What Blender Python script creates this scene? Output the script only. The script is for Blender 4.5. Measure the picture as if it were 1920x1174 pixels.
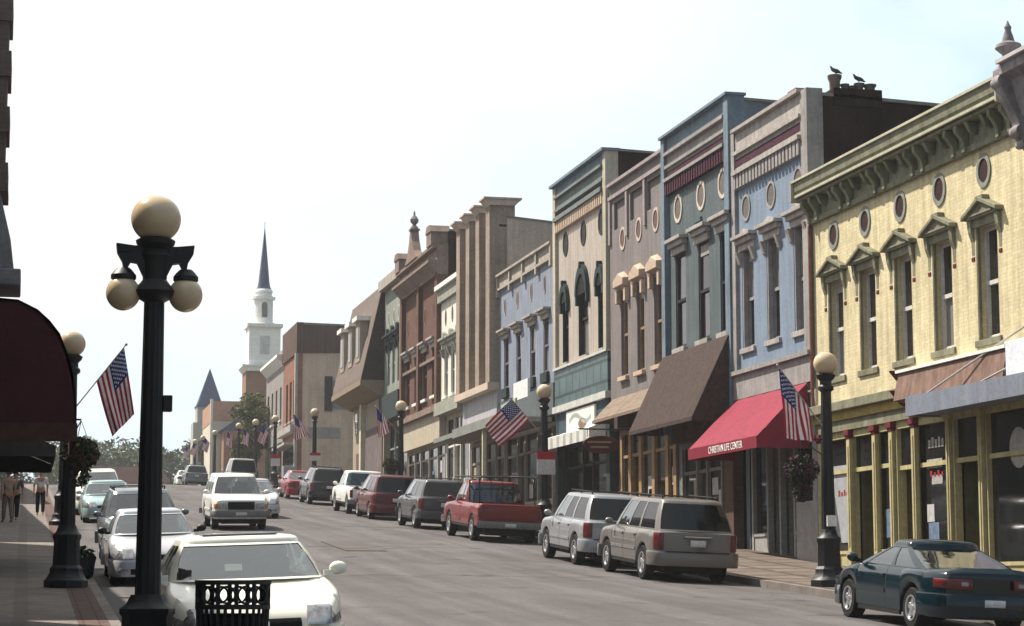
import bpy, bmesh, math, random
from math import radians as R, sin, cos, pi, sqrt, atan2
from mathutils import Vector, Matrix
random.seed(7)
for o in list(bpy.data.objects): bpy.data.objects.remove(o)
S = bpy.context.scene
COL = S.collection
# ------------------------------------------------------------------ camera
cam_d = bpy.data.cameras.new("camera"); cam = bpy.data.objects.new("camera", cam_d); COL.objects.link(cam)
cam_d.sensor_width = 36.0; cam_d.lens = 36.0 * 3900 / 1920; cam_d.clip_start = 0.5; cam_d.clip_end = 6000
cam.location = (0, 0, 2.0); cam.rotation_euler = (R(90 + 7.4214), 0, R(-13.166))
S.camera = cam
# ------------------------------------------------------------------ light
SUN_EL, SUN_AZ = 54.0, -44.0          # azimuth from +Y, negative = to the left (-X)
W = bpy.data.worlds.new("World"); S.world = W; W.use_nodes = True
wn, wl = W.node_tree.nodes, W.node_tree.links
bgn = wn["Background"]; sky = wn.new("ShaderNodeTexSky"); sky.sky_type = 'NISHITA'; sky.sun_disc = False
sky.sun_elevation = R(SUN_EL); sky.sun_rotation = R(SUN_AZ); sky.air_density = 1.0; sky.dust_density = 1.5; sky.ozone_density = 1.0
tc = wn.new("ShaderNodeTexCoord"); mp = wn.new("ShaderNodeMapping"); mp.inputs['Scale'].default_value = (1, 1, 2.2)
nz = wn.new("ShaderNodeTexNoise"); nz.inputs['Scale'].default_value = 4.2; nz.inputs['Detail'].default_value = 8; nz.inputs['Roughness'].default_value = .58
wl.new(tc.outputs['Generated'], mp.inputs['Vector']); wl.new(mp.outputs['Vector'], nz.inputs['Vector'])
def wmath(op, *v):
    n = wn.new("ShaderNodeMath"); n.operation = op
    for k, x in enumerate(v):
        if isinstance(x, (int, float)): n.inputs[k].default_value = x
        else: wl.new(x, n.inputs[k])
    return n.outputs[0]
sd = Vector((sin(R(SUN_AZ)) * cos(R(SUN_EL)), cos(R(SUN_AZ)) * cos(R(SUN_EL)), sin(R(SUN_EL))))
dt = wn.new("ShaderNodeVectorMath"); dt.operation = 'DOT_PRODUCT'; wl.new(tc.outputs['Generated'], dt.inputs[0]); dt.inputs[1].default_value = sd
glow = wmath('MULTIPLY_ADD', dt.outputs['Value'], 2.6, -.05)
cl = wmath('MULTIPLY_ADD', nz.outputs['Fac'], 1.6, -.78)
puff = wmath('MINIMUM', wmath('MAXIMUM', wmath('MULTIPLY_ADD', nz.outputs['Fac'], 6.0, -3.0), 0.0), .5)
fac = wn.new("ShaderNodeClamp"); wl.new(wmath('MAXIMUM', wmath('ADD', glow, cl), puff), fac.inputs[0])
tn = wn.new("ShaderNodeMixRGB"); tn.inputs['Color1'].default_value = (7.7, 10.2, 11.3, 1); tn.inputs['Color2'].default_value = (10.9, 10.8, 10.7, 1)
tf = wn.new("ShaderNodeClamp"); wl.new(wmath('ADD', wmath('MULTIPLY_ADD', dt.outputs['Value'], 4.5, -1.55), cl), tf.inputs[0]); wl.new(tf.outputs[0], tn.inputs['Fac'])
mx = wn.new("ShaderNodeMixRGB"); wl.new(tn.outputs['Color'], mx.inputs['Color2'])
wl.new(fac.outputs[0], mx.inputs['Fac']); wl.new(sky.outputs['Color'], mx.inputs['Color1']); wl.new(mx.outputs['Color'], bgn.inputs['Color'])
bgn.inputs['Strength'].default_value = 0.05
sl = bpy.data.lights.new("sun", 'SUN'); sl.energy = 5.0; sl.angle = R(.53); sl.color = (1, .93, .82)
so = bpy.data.objects.new("sun", sl); COL.objects.link(so)
sd = Vector((sin(R(SUN_AZ)) * cos(R(SUN_EL)), cos(R(SUN_AZ)) * cos(R(SUN_EL)), sin(R(SUN_EL))))
so.rotation_euler = (-sd).to_track_quat('-Z', 'Y').to_euler(); so.location = (-60, 60, 120)
S.view_settings.view_transform = 'Standard'; S.view_settings.look = 'None'; S.view_settings.gamma = 1
S.view_settings.exposure = 0.95
# ------------------------------------------------------------------ materials
_M = {}
def mat(name, c, rough=.8, var=.25, scale=2.0, bump=0.0, metal=0, coat=0, spec=.4, streak=0.0, brick=None, c2=None, bscale=18, joint=None, lanes=False):
    """noise-mottled principled material; brick = (length, height, mortar colour); joint = same for slabs laid flat"""
    if name in _M: return _M[name]
    m = bpy.data.materials.new(name); m.use_nodes = True
    n, l = m.node_tree.nodes, m.node_tree.links; b = n["Principled BSDF"]
    b.inputs['Roughness'].default_value = rough; b.inputs['Metallic'].default_value = metal
    if spec == .4 and rough >= .55: spec = .10
    b.inputs['Specular IOR Level'].default_value = spec
    if coat: b.inputs['Coat Weight'].default_value = coat; b.inputs['Coat Roughness'].default_value = .06
    t = n.new("ShaderNodeTexCoord"); nn = n.new("ShaderNodeTexNoise")
    nn.inputs['Scale'].default_value = scale; nn.inputs['Detail'].default_value = 6; nn.inputs['Roughness'].default_value = .65
    l.new(t.outputs['Object'], nn.inputs['Vector'])
    rr = n.new("ShaderNodeValToRGB"); rr.color_ramp.elements[0].position = .3; rr.color_ramp.elements[1].position = .7
    lo = tuple(v * (1 - var) for v in c); hi = tuple(min(1, v * (1 + var * .7)) for v in c)
    if c2: lo = c2
    rr.color_ramp.elements[0].color = (*lo, 1); rr.color_ramp.elements[1].color = (*hi, 1)
    l.new(nn.outputs['Fac'], rr.inputs['Fac']); out = rr.outputs['Color']
    if rough >= .55 and var > .05:
        fn = n.new("ShaderNodeTexNoise"); fn.inputs['Scale'].default_value = 11; fn.inputs['Detail'].default_value = 8; fn.inputs['Roughness'].default_value = .75; l.new(t.outputs['Object'], fn.inputs['Vector'])
        fr = n.new("ShaderNodeValToRGB"); fr.color_ramp.elements[0].position = .32; fr.color_ramp.elements[1].position = .68; fr.color_ramp.elements[0].color = (.78, .775, .77, 1); fr.color_ramp.elements[1].color = (1.1, 1.1, 1.1, 1); l.new(fn.outputs['Fac'], fr.inputs['Fac'])
        m6 = n.new("ShaderNodeMixRGB"); m6.blend_type = 'MULTIPLY'; m6.inputs['Fac'].default_value = 1; l.new(out, m6.inputs['Color1']); l.new(fr.outputs['Color'], m6.inputs['Color2']); out = m6.outputs['Color']
    if streak:
        mpp = n.new("ShaderNodeMapping"); mpp.inputs['Scale'].default_value = (3.2, 3.2, .22)
        l.new(t.outputs['Object'], mpp.inputs['Vector'])
        ns = n.new("ShaderNodeTexNoise"); ns.inputs['Scale'].default_value = 1.6; ns.inputs['Detail'].default_value = 5
        l.new(mpp.outputs['Vector'], ns.inputs['Vector'])
        r2 = n.new("ShaderNodeValToRGB"); r2.color_ramp.elements[0].position = .35; r2.color_ramp.elements[1].position = .62
        g = 1 - streak; r2.color_ramp.elements[0].color = (g, g, g * .97, 1); r2.color_ramp.elements[1].color = (1, 1, 1, 1)
        l.new(ns.outputs['Fac'], r2.inputs['Fac'])
        mm = n.new("ShaderNodeMixRGB"); mm.blend_type = 'MULTIPLY'; mm.inputs['Fac'].default_value = 1
        l.new(out, mm.inputs['Color1']); l.new(r2.outputs['Color'], mm.inputs['Color2']); out = mm.outputs['Color']
    if lanes:      # tyre-worn streaks along the street and drip stains
        mpl = n.new("ShaderNodeMapping"); mpl.inputs['Scale'].default_value = (1.5, .03, 1); l.new(t.outputs['Object'], mpl.inputs['Vector'])
        ls = n.new("ShaderNodeTexNoise"); ls.inputs['Scale'].default_value = 1.3; ls.inputs['Detail'].default_value = 5; l.new(mpl.outputs['Vector'], ls.inputs['Vector'])
        lr_ = n.new("ShaderNodeValToRGB"); lr_.color_ramp.elements[0].position = .32; lr_.color_ramp.elements[1].position = .68
        lr_.color_ramp.elements[0].color = (.74, .74, .74, 1); lr_.color_ramp.elements[1].color = (1.12, 1.1, 1.08, 1); l.new(ls.outputs['Fac'], lr_.inputs['Fac'])
        m4 = n.new("ShaderNodeMixRGB"); m4.blend_type = 'MULTIPLY'; m4.inputs['Fac'].default_value = 1; l.new(out, m4.inputs['Color1']); l.new(lr_.outputs['Color'], m4.inputs['Color2']); out = m4.outputs['Color']
        sn = n.new("ShaderNodeTexNoise"); sn.inputs['Scale'].default_value = 1.1; sn.inputs['Detail'].default_value = 3; l.new(t.outputs['Object'], sn.inputs['Vector'])
        sr = n.new("ShaderNodeValToRGB"); sr.color_ramp.elements[0].position = .62; sr.color_ramp.elements[1].position = .74; sr.color_ramp.elements[0].color = (1, 1, 1, 1); sr.color_ramp.elements[1].color = (.55, .54, .53, 1); l.new(sn.outputs['Fac'], sr.inputs['Fac'])
        m5 = n.new("ShaderNodeMixRGB"); m5.blend_type = 'MULTIPLY'; m5.inputs['Fac'].default_value = 1; l.new(out, m5.inputs['Color1']); l.new(sr.outputs['Color'], m5.inputs['Color2']); out = m5.outputs['Color']
    hgt = nn.outputs['Fac']
    bk = brick or joint
    if bk:
        sp = n.new("ShaderNodeSeparateXYZ"); l.new(t.outputs['Object'], sp.inputs[0])
        cb = n.new("ShaderNodeCombineXYZ")
        if brick:
            ad = n.new("ShaderNodeMath"); l.new(sp.outputs['X'], ad.inputs[0]); l.new(sp.outputs['Y'], ad.inputs[1])
            l.new(ad.outputs[0], cb.inputs['X']); l.new(sp.outputs['Z'], cb.inputs['Y'])
        else:
            l.new(sp.outputs['X'], cb.inputs['X']); l.new(sp.outputs['Y'], cb.inputs['Y'])
        bt = n.new("ShaderNodeTexBrick"); bt.inputs['Scale'].default_value = 1
        bt.inputs['Brick Width'].default_value = bk[0]; bt.inputs['Row Height'].default_value = bk[1]
        bt.inputs['Mortar Size'].default_value = bk[1] * .09; bt.inputs['Mortar Smooth'].default_value = .3
        bt.inputs['Color1'].default_value = (1, 1, 1, 1); bt.inputs['Color2'].default_value = (.88, .88, .88, 1); bt.inputs['Mortar'].default_value = (*bk[2], 1)
        if joint: bt.offset = 0.0
        l.new(cb.outputs[0], bt.inputs['Vector'])
        m3 = n.new("ShaderNodeMixRGB"); m3.blend_type = 'MULTIPLY'; m3.inputs['Fac'].default_value = 1
        l.new(out, m3.inputs['Color1']); l.new(bt.outputs['Color'], m3.inputs['Color2']); out = m3.outputs['Color']
        if not bump: bump = .15
        hb = n.new("ShaderNodeMath"); hb.operation = 'SUBTRACT'; hb.inputs[0].default_value = 1; l.new(bt.outputs['Fac'], hb.inputs[1]); hgt = hb.outputs[0]
    l.new(out, b.inputs['Base Color'])
    if bump:
        nb = nn
        if not bk:
            nb = n.new("ShaderNodeTexNoise"); nb.inputs['Scale'].default_value = bscale; nb.inputs['Detail'].default_value = 4
            l.new(t.outputs['Object'], nb.inputs['Vector']); hgt = nb.outputs['Fac']
        bp = n.new("ShaderNodeBump"); bp.inputs['Strength'].default_value = bump; bp.inputs['Distance'].default_value = .02
        l.new(hgt, bp.inputs['Height']); l.new(bp.outputs['Normal'], b.inputs['Normal'])
    _M[name] = m; return m
def paint(name, c, rough=.28, metal=.0, var=.05): return mat(name, c, rough, var, 1.2, coat=.45, metal=metal, spec=.3)
GLASS = mat('shop_glass', (.012, .013, .014), .05, .5, .7, spec=.5)
PANE_DARK = mat('sash_glass', (.018, .016, .018), .05, .5, .6, spec=.9)
PANE_MID = mat('curtained_glass', (.07, .06, .06), .12, .5, 1.2, spec=.8, streak=.5)
PANE_PALE = mat('blind_glass', (.16, .155, .15), .3, .3, .8, spec=.6)
def thin_glass(name, tint, ior=1.65, boost=1.6):
    m = bpy.data.materials.new(name); m.use_nodes = True; n, l = m.node_tree.nodes, m.node_tree.links; n.remove(n['Principled BSDF'])
    tr = n.new('ShaderNodeBsdfTransparent'); tr.inputs[0].default_value = (*tint, 1); gl = n.new('ShaderNodeBsdfGlossy'); gl.inputs['Roughness'].default_value = .03; gl.inputs['Color'].default_value = (.92, .97, 1, 1)
    fr = n.new('ShaderNodeFresnel'); fr.inputs['IOR'].default_value = ior; mu = n.new('ShaderNodeMath'); mu.operation = 'MULTIPLY'; mu.inputs[1].default_value = boost; mu.use_clamp = True
    nt = n.new('ShaderNodeTexNoise'); nt.inputs['Scale'].default_value = 2.2; tcn = n.new('ShaderNodeTexCoord'); l.new(tcn.outputs['Object'], nt.inputs['Vector']); bp = n.new('ShaderNodeBump'); bp.inputs['Strength'].default_value = .12; bp.inputs['Distance'].default_value = .02
    l.new(nt.outputs['Fac'], bp.inputs['Height']); l.new(bp.outputs['Normal'], gl.inputs['Normal'])
    mxs = n.new('ShaderNodeMixShader'); l.new(fr.outputs[0], mu.inputs[0]); l.new(mu.outputs[0], mxs.inputs[0]); l.new(tr.outputs[0], mxs.inputs[1]); l.new(gl.outputs[0], mxs.inputs[2]); l.new(mxs.outputs[0], n['Material Output'].inputs[0]); return m
CARGLASS = thin_glass('car_glass', (.26, .30, .295))
SEATM = mat('seat_fabric', (.055, .052, .05), .9, .3, 6); DASH = mat('dash_plastic', (.025, .025, .026), .7, .2, 6)
CARDARK = mat('tinted_glass', (.004, .004, .006), .05, .3, 1.5, spec=.25)
BLACK = mat('black_iron', (.009, .010, .011), .5, .3, 6, bump=.1, spec=.3)
RUBBER = mat('tyre_rubber', (.018, .018, .018), .85, .3, 9)
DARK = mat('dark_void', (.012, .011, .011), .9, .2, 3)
TRIMBLK = mat('black_trim', (.025, .025, .027), .6, .2, 8)
CHROME = mat('bright_metal', (.62, .62, .62), .22, .1, 4, metal=.9)
ALLOY = mat('alloy_rim', (.42, .42, .43), .35, .1, 5, metal=.7)
LAMPGL = mat('headlight_glass', (.30, .30, .31), .08, .75, 9, spec=1.0, metal=.4)
REDGL = mat('tail_light_red', (.10, .010, .010), .25, .3, 10, spec=.6)
WHITEP = mat('white_paint', (.75, .74, .70), .6, .12, 3, streak=.15)
# ------------------------------------------------------------------ mesh helpers
class MB:
    def __init__(s): s.v = []; s.f = []; s.m = []
    def add(s, vs, fs, m=0):
        k = len(s.v); s.v += [tuple(v) for v in vs]; s.f += [tuple(i + k for i in f) for f in fs]; s.m += [m] * len(fs); return s
    def box(s, x0, x1, y0, y1, z0, z1, m=0):
        return s.add([(x0, y0, z0), (x1, y0, z0), (x1, y1, z0), (x0, y1, z0), (x0, y0, z1), (x1, y0, z1), (x1, y1, z1), (x0, y1, z1)],
                     [(3, 2, 1, 0), (4, 5, 6, 7), (0, 1, 5, 4), (1, 2, 6, 5), (2, 3, 7, 6), (3, 0, 4, 7)], m)
    def quad(s, a, b, c, d, m=0): return s.add([a, b, c, d], [(0, 1, 2, 3)], m)
    def prism(s, poly, axis, a, b, m=0):
        """poly of 2-D points; axis x: (y,z)  y: (x,z)  z: (x,y)"""
        f = {'x': lambda p, t: (t, p[0], p[1]), 'y': lambda p, t: (p[0], t, p[1]), 'z': lambda p, t: (p[0], p[1], t)}[axis]
        n = len(poly); vs = [f(p, a) for p in poly] + [f(p, b) for p in poly]
        return s.add(vs, [tuple(range(n))[::-1], tuple(range(n, 2 * n))] + [(i, (i + 1) % n, n + (i + 1) % n, n + i) for i in range(n)], m)
    def tube(s, p, q, r0, r1=None, n=8, m=0):
        r1 = r0 if r1 is None else r1; p, q = Vector(p), Vector(q); d = (q - p).normalized()
        a = d.orthogonal().normalized(); b = d.cross(a); vs = []
        for c, r in ((p, r0), (q, r1)):
            for i in range(n): t = 2 * pi * i / n; vs.append(c + (a * cos(t) + b * sin(t)) * r)
        return s.add(vs, [(i, (i + 1) % n, n + (i + 1) % n, n + i) for i in range(n)] + [tuple(range(n))[::-1], tuple(range(n, 2 * n))], m)
    def lathe(s, prof, n=16, c=(0, 0, 0), axis='z', m=0, flute=0):
        vs = []; fs = []
        for r, z in prof:
            for i in range(n):
                t = 2 * pi * i / n; rr = r * (1 - flute * (i % 2)) if flute else r
                x, y = rr * cos(t), rr * sin(t)
                vs.append({'z': (c[0] + x, c[1] + y, c[2] + z), 'x': (c[0] + z, c[1] + x, c[2] + y), 'y': (c[0] + x, c[1] + z, c[2] + y)}[axis])
        for k in range(len(prof) - 1):
            for i in range(n): j = (i + 1) % n; fs.append((k * n + i, k * n + j, (k + 1) * n + j, (k + 1) * n + i))
        fs.append(tuple(range(n))[::-1]); fs.append(tuple(range((len(prof) - 1) * n, len(prof) * n)))
        return s.add(vs, fs, m)
    def sphere(s, c, r, n=20, k=12, sz=1.0, m=0):
        prof = [(max(.001, r * sin(pi * i / k)), -r * sz * cos(pi * i / k)) for i in range(k + 1)]
        return s.lathe(prof, n, c, 'z', m)
    def ring(s, c, ry, rz, wy, wz, x0, x1, n=28, m=0):
        """oval ring in the plane x = const, inner radii ry rz, band wy wz, from x0 to x1"""
        vs = []
        for x in (x0, x1):
            for a, b in ((ry, rz), (ry + wy, rz + wz)):
                for i in range(n): t = 2 * pi * i / n; vs.append((x, c[0] + a * cos(t), c[1] + b * sin(t)))
        fs = []
        for i in range(n):
            j = (i + 1) % n
            fs += [(i, j, n + j, n + i), (2 * n + i, 3 * n + i, 3 * n + j, 2 * n + j), (n + i, n + j, 3 * n + j, 3 * n + i), (i, 2 * n + i, 2 * n + j, j)]
        return s.add(vs, fs, m)
    def oval(s, c, ry, rz, x, n=28, m=0):
        return s.add([(x, c[0] + ry * cos(2 * pi * i / n), c[1] + rz * sin(2 * pi * i / n)) for i in range(n)], [tuple(range(n))], m)
    def build(s, name, mats, parent=None, smooth=None, bevel=0, at=None, recalc=True):
        me = bpy.data.meshes.new(name); off = Vector((0, 0, 0))
        if parent is not None:
            q = parent
            while q: off = off + q.location; q = q.parent
        if at is not None: off = Vector(at)
        me.from_pydata([tuple(Vector(v) - off) for v in s.v], [], s.f)
        if not isinstance(mats, (list, tuple)): mats = [mats]
        for q in mats: me.materials.append(q)
        me.polygons.foreach_set('material_index', s.m)
        bm = bmesh.new(); bm.from_mesh(me)
        if smooth is not None: bmesh.ops.remove_doubles(bm, verts=bm.verts, dist=.0004)
        if recalc: bmesh.ops.recalc_face_normals(bm, faces=bm.faces)
        bm.to_mesh(me); bm.free()
        if smooth is not None:
            for p in me.polygons: p.use_smooth = True
            me.set_sharp_from_angle(angle=R(smooth))
        o = bpy.data.objects.new(name, me); COL.objects.link(o)
        if parent is not None: o.parent = parent
        if at is not None: o.location = at
        if bevel:
            bv = o.modifiers.new('bevel', 'BEVEL'); bv.width = bevel; bv.segments = 2; bv.limit_method = 'ANGLE'
        return o
def tag(o, label=None, cat=None, group=None, kind=None):
    for k, v in (('label', label), ('category', cat), ('group', group), ('kind', kind)):
        if v: o[k] = v
    return o
def empty(name, loc, label, cat, group=None):
    o = bpy.data.objects.new(name, None); COL.objects.link(o); o.location = loc; o.empty_display_size = .3
    return tag(o, label, cat, group)
KIDS = {}
def children(o): return [c for c in bpy.data.objects if c.parent == o]
def dup(o, parent=None):
    c = o.copy(); COL.objects.link(c)
    if parent is not None: c.parent = parent
    for ch in children(o): dup(ch, c)
    return c
def pl(o, label): o['label'] = label; return o
def text_mesh(txt, size, mat_, parent, M, name='lettering', ext=.004, sx=1.0):
    cu = bpy.data.curves.new('t', 'FONT'); cu.body = txt; cu.size = size; cu.extrude = ext; cu.align_x = 'CENTER'; cu.align_y = 'CENTER'
    to = bpy.data.objects.new('t', cu); COL.objects.link(to); bpy.context.view_layer.update()
    me = bpy.data.meshes.new_from_object(to.evaluated_get(bpy.context.evaluated_depsgraph_get()))
    bpy.data.objects.remove(to); me.transform(Matrix.Diagonal((sx, 1, 1, 1))); me.transform(M); me.materials.clear(); me.materials.append(mat_)
    o = bpy.data.objects.new(name, me); COL.objects.link(o); o.parent = parent; return o
# ------------------------------------------------------------------ lie of the land (the street climbs, then crests)
PROF = [(-400, -6), (-60, -2.6), (-20, -1.0), (0, .1), (20, .93), (30, 1.27), (44, 2.03), (50, 2.42), (61, 3.18), (70, 3.76), (81, 4.45), (98, 5.62), (117, 6.95), (136, 8.05),
        (148, 8.72), (160, 9.35), (180, 10.25), (200, 10.9), (230, 11.4), (270, 11.8), (400, 12.0), (3000, 12.0)]
def g(y):
    for (a, za), (b, zb) in zip(PROF, PROF[1:]):
        if y <= b: return za + (zb - za) * (y - a) / (b - a)
    return PROF[-1][1]
KL, KR, X0 = 1.4, 15.3, 19.5
def crown(x): return .15 * (1 - ((x - (KL + KR) / 2) / ((KR - KL) / 2)) ** 2)
def kerb_left(y): return KL if y > 21.3 else (2.4 if y < 20.7 else KL + (21.3 - y) / .6)
YS = [-60, -40, -20, -10, 0, 5, 10, 15, 18, 20, 20.7, 21.0, 21.3, 22] + list(range(24, 100, 4)) + list(range(100, 240, 6)) + [250, 270, 300, 340, 400]
YS = sorted(set(YS + [p[0] for p in PROF if -60 <= p[0] <= 400]))
def strip(xa, xb, za, zb, nx=1):
    """a sheet along the street between x functions xa(y), xb(y)"""
    m = MB(); vs = []
    for y in YS:
        for i in range(nx + 1):
            t = i / nx; x = xa(y) + (xb(y) - xa(y)) * t; vs.append((x, y, za(x, y) + (zb(x, y) - za(x, y)) * t))
    w = nx + 1
    m.add(vs, [(k * w + i, k * w + i + 1, (k + 1) * w + i + 1, (k + 1) * w + i) for k in range(len(YS) - 1) for i in range(nx)]); return m
ASPH = mat('asphalt', (0.106, 0.099, 0.101), .88, .2, .35, bump=.35, bscale=60, lanes=True)
CONC = mat('pale_concrete', (0.187, 0.162, 0.145), .9, .25, 1.1, joint=(1.5, 1.5, (.8, .78, .76)))
CONC2 = mat('tan_concrete', (0.144, 0.116, 0.100), .9, .3, 1.3, joint=(1.3, 1.3, (.55, .53, .5)))
KERBM = mat('kerb_concrete', (.17, .15, .135), .9, .3, 1.6)
PAVER = mat('brick_pavers', (.12, .08, .068), .9, .35, 5, joint=(.22, .11, (.45, .43, .4)))
EARTH = mat('earth', (.14, .13, .08), 1, .4, .05)
rz = lambda x, y: g(y) + crown(x)
tag(strip(lambda y: kerb_left(y) - .02, lambda y: KR + .02, rz, rz, 14).build('road', ASPH, smooth=40), kind='structure')
sw = lambda x, y: g(y) + .15
tag(strip(lambda y: kerb_left(y) - .6, lambda y: kerb_left(y) - .16, lambda x, y: g(y) + .154, lambda x, y: g(y) + .154).build('paver_strip', PAVER, smooth=40), kind='structure')
tag(strip(lambda y: -4.2, lambda y: kerb_left(y) - .15, sw, sw, 2).build('sidewalk', CONC, smooth=40), kind='structure')
tag(strip(lambda y: KR + .15, lambda y: X0 + 1.5, sw, sw, 2).build('sidewalk', CONC2, smooth=40), kind='structure')
for nm, a, b in (('kerb', lambda y: kerb_left(y) - .16, kerb_left), ('kerb', lambda y: KR, lambda y: KR + .16)):
    m = strip(a, b, lambda x, y: g(y) + .153, lambda x, y: g(y) + .153)
    e = strip(b, b, lambda x, y: g(y) + .153, lambda x, y: g(y) - .2) if b is kerb_left else strip(a, a, lambda x, y: g(y) - .2, lambda x, y: g(y) + .153)
    m.add(e.v, e.f); tag(m.build(nm, KERBM, smooth=40), kind='structure')
m = MB(); ys = [-80, -60, -20, 0, 20, 44, 61, 98, 136, 160, 200, 270, 400, 700]; xs = [-700, -60, 80, 700]
m.add([(x, y, g(y) - .32) for y in ys for x in xs], [(k * 4 + i, k * 4 + i + 1, k * 4 + 5 + i, k * 4 + 4 + i) for k in range(len(ys) - 1) for i in range(3)])
tag(m.build('ground', EARTH, smooth=40), kind='structure')
# tar-sealed cracks and utility patches in the asphalt
TAR = mat('tar_seal', (.05, .046, .045), .75, .3, 2); PATCH = mat('asphalt_patch', (.095, .084, .081), .9, .25, .8, bump=.3, bscale=60)
mb = MB()
for k in range(9):
    y = 30 + k * 13 + random.uniform(-4, 4); x = random.uniform(2.5, 6); pts = []
    for i in range(14): pts.append((x + i * .75, y + random.uniform(-.3, .3)))
    pts = [p for p in pts if p[0] < 15]
    for (xa, ya), (xb, yb) in zip(pts, pts[1:]):
        mb.quad((xa, ya - .03, rz(xa, ya) + .006), (xb, yb - .03, rz(xb, yb) + .006), (xb, yb + .03, rz(xb, yb) + .006), (xa, ya + .03, rz(xa, ya) + .006))
tag(mb.build('road_crack_seal', TAR), kind='structure')
mb = MB()
for (x, y, w, l) in ((8.2, 54, 1.1, 5), (5.0, 92, 1.4, 9), (9.3, 124, 2, 8)):
    n = 8
    for i in range(n):
        a, b = y + l * i / n, y + l * (i + 1) / n
        mb.quad((x, a, rz(x, a) + .016), (x + w, a, rz(x + w, a) + .016), (x + w, b, rz(x + w, b) + .016), (x, b, rz(x, b) + .016))
tag(mb.build('road_patch', PATCH), kind='structure')
# ------------------------------------------------------------------ buildings
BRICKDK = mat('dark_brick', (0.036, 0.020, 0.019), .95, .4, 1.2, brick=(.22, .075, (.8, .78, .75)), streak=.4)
ROOFM = mat('roof_felt', (.06, .058, .055), .95, .3, 1)
def wall_holes(root, name, m_, y0, y1, z0, z1, holes, x=X0, d=.24, smooth=None):
    """street wall in the plane x with real openings (ya, yb, za, zb) and their reveals"""
    ys = sorted({y0, y1} | {v for h in holes for v in h[:2]}); zs = sorted({z0, z1} | {v for h in holes for v in h[2:4]})
    mb = MB()
    for a, b in zip(ys, ys[1:]):
        for c, e in zip(zs, zs[1:]):
            if any(h[0] <= (a + b) / 2 <= h[1] and h[2] <= (c + e) / 2 <= h[3] for h in holes): continue
            mb.quad((x, b, c), (x, a, c), (x, a, e), (x, b, e))
    for ya, yb, za, zb in holes:
        mb.quad((x, ya, za), (x + d, ya, za), (x + d, ya, zb), (x, ya, zb)); mb.quad((x, yb, za), (x, yb, zb), (x + d, yb, zb), (x + d, yb, za))
        mb.quad((x, ya, zb), (x + d, ya, zb), (x + d, yb, zb), (x, yb, zb)); mb.quad((x, ya, za), (x, yb, za), (x + d, yb, za), (x + d, ya, za))
    ya, yb, xb = y0 + .004, y1 - .004, x + .348
    mb.quad((x, ya, z1), (xb, ya, z1), (xb, yb, z1), (x, yb, z1))
    mb.quad((x, ya, z0), (x, ya, z1), (xb, ya, z1), (xb, ya, z0)); mb.quad((x, yb, z0), (xb, yb, z0), (xb, yb, z1), (x, yb, z1))
    mb.quad((xb, ya, z0), (xb, ya, z1), (xb, yb, z1), (xb, yb, z0))
    return mb.build(name, m_, root)
def bulk(root, y0, y1, z0, z1, depth=20, m_=None, slope=0.0, x=X0, rise=.35):
    """side and rear walls behind the street wall, falling towards the back, with a roof inside the parapet"""
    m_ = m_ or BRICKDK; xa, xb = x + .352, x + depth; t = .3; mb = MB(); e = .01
    za, zb = z1, z1 - slope
    for ya, yb in ((y0 + e, y0 + t), (y1 - t, y1 - e)):
        mb.prism([(xa, z0), (xb, z0), (xb, zb), (xa, za)], 'y', ya, yb)
    mb.box(xb - t, xb - .004, y0 + t, y1 - t, z0, zb - .004)
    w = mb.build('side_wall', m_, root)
    r = MB(); r.prism([(xa, za - rise - .15), (xb - t, zb - rise - .15), (xb - t, zb - rise), (xa, za - rise)], 'y', y0 + t, y1 - t)
    r.build('roof', ROOFM, root)
    c = MB()
    for ya, yb in ((y0 + e - .03, y0 + t + .03), (y1 - t - .03, y1 - e + .03)):
        c.prism([(xa + .01, za + .004), (xb, zb + .004), (xb, zb + .09), (xa + .01, za + .09)], 'y', ya, yb)
    c.build('coping', COPING, root)
    return w
COPING = mat('coping_stone', (.22, .20, .18), .9, .3, 2)
def window(root, yc, w, za, zb, fm, sm=None, hood=None, x=X0, glass=None, fw=.08, sash=True, sill_h=.15):
    glass = glass or (random.choice((PANE_DARK, PANE_DARK, PANE_MID, GLASS)), random.choice((PANE_DARK, PANE_DARK, PANE_MID, PANE_PALE, GLASS)))
    a, b = yc - w / 2, yc + w / 2; zm = (za + zb) / 2; mb = MB()
    mb.box(x + .11, x + .2, a, a + fw, za, zb); mb.box(x + .11, x + .2, b - fw, b, za, zb)
    mb.box(x + .112, x + .198, a + fw, b - fw, zb - fw, zb); mb.box(x + .112, x + .198, a + fw, b - fw, za, za + fw)
    if sash: mb.box(x + .1, x + .196, a + fw, b - fw, zm - .045, zm + .045)
    f = mb.build('window', fm, root)
    p = MB(); t1, t2 = random.uniform(-.012, .012), random.uniform(-.012, .012); zq = zm + .045 if sash else za + fw; p.quad((x + .165 + t1, a + fw, zq), (x + .165 - t1, b - fw, zq), (x + .165 - t1 + t2, b - fw, zb - fw), (x + .165 + t1 + t2, a + fw, zb - fw)); p.build('pane', glass[0], f)
    if sash: p = MB(); p.box(x + .183, x + .193, a + fw, b - fw, za + fw, zm - .045); p.build('pane', glass[1], f)
    if sash and random.random() < .4: zd = random.uniform(.12, .5); q = MB(); q.box(x + .125, x + .132, a + fw + .01, b - fw - .01, zb - fw - (zb - zm) * zd, zb - fw); q.build('blind', BLINDM, f)
    if sm: q = MB(); xs_ = x if abs(x - X0) > .12 else max(x, X0); q.box(xs_ - .13, xs_ + .1, a - .1, b + .1, za - sill_h, za - .002); q.build('sill', sm, f, bevel=.012)
    if hood: hood(f, yc, w, zb, x if abs(x - X0) > .12 else max(x, X0))
    return f
BLINDM = mat('roller_blind', (.30, .28, .25), .9, .2, 3)
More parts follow.
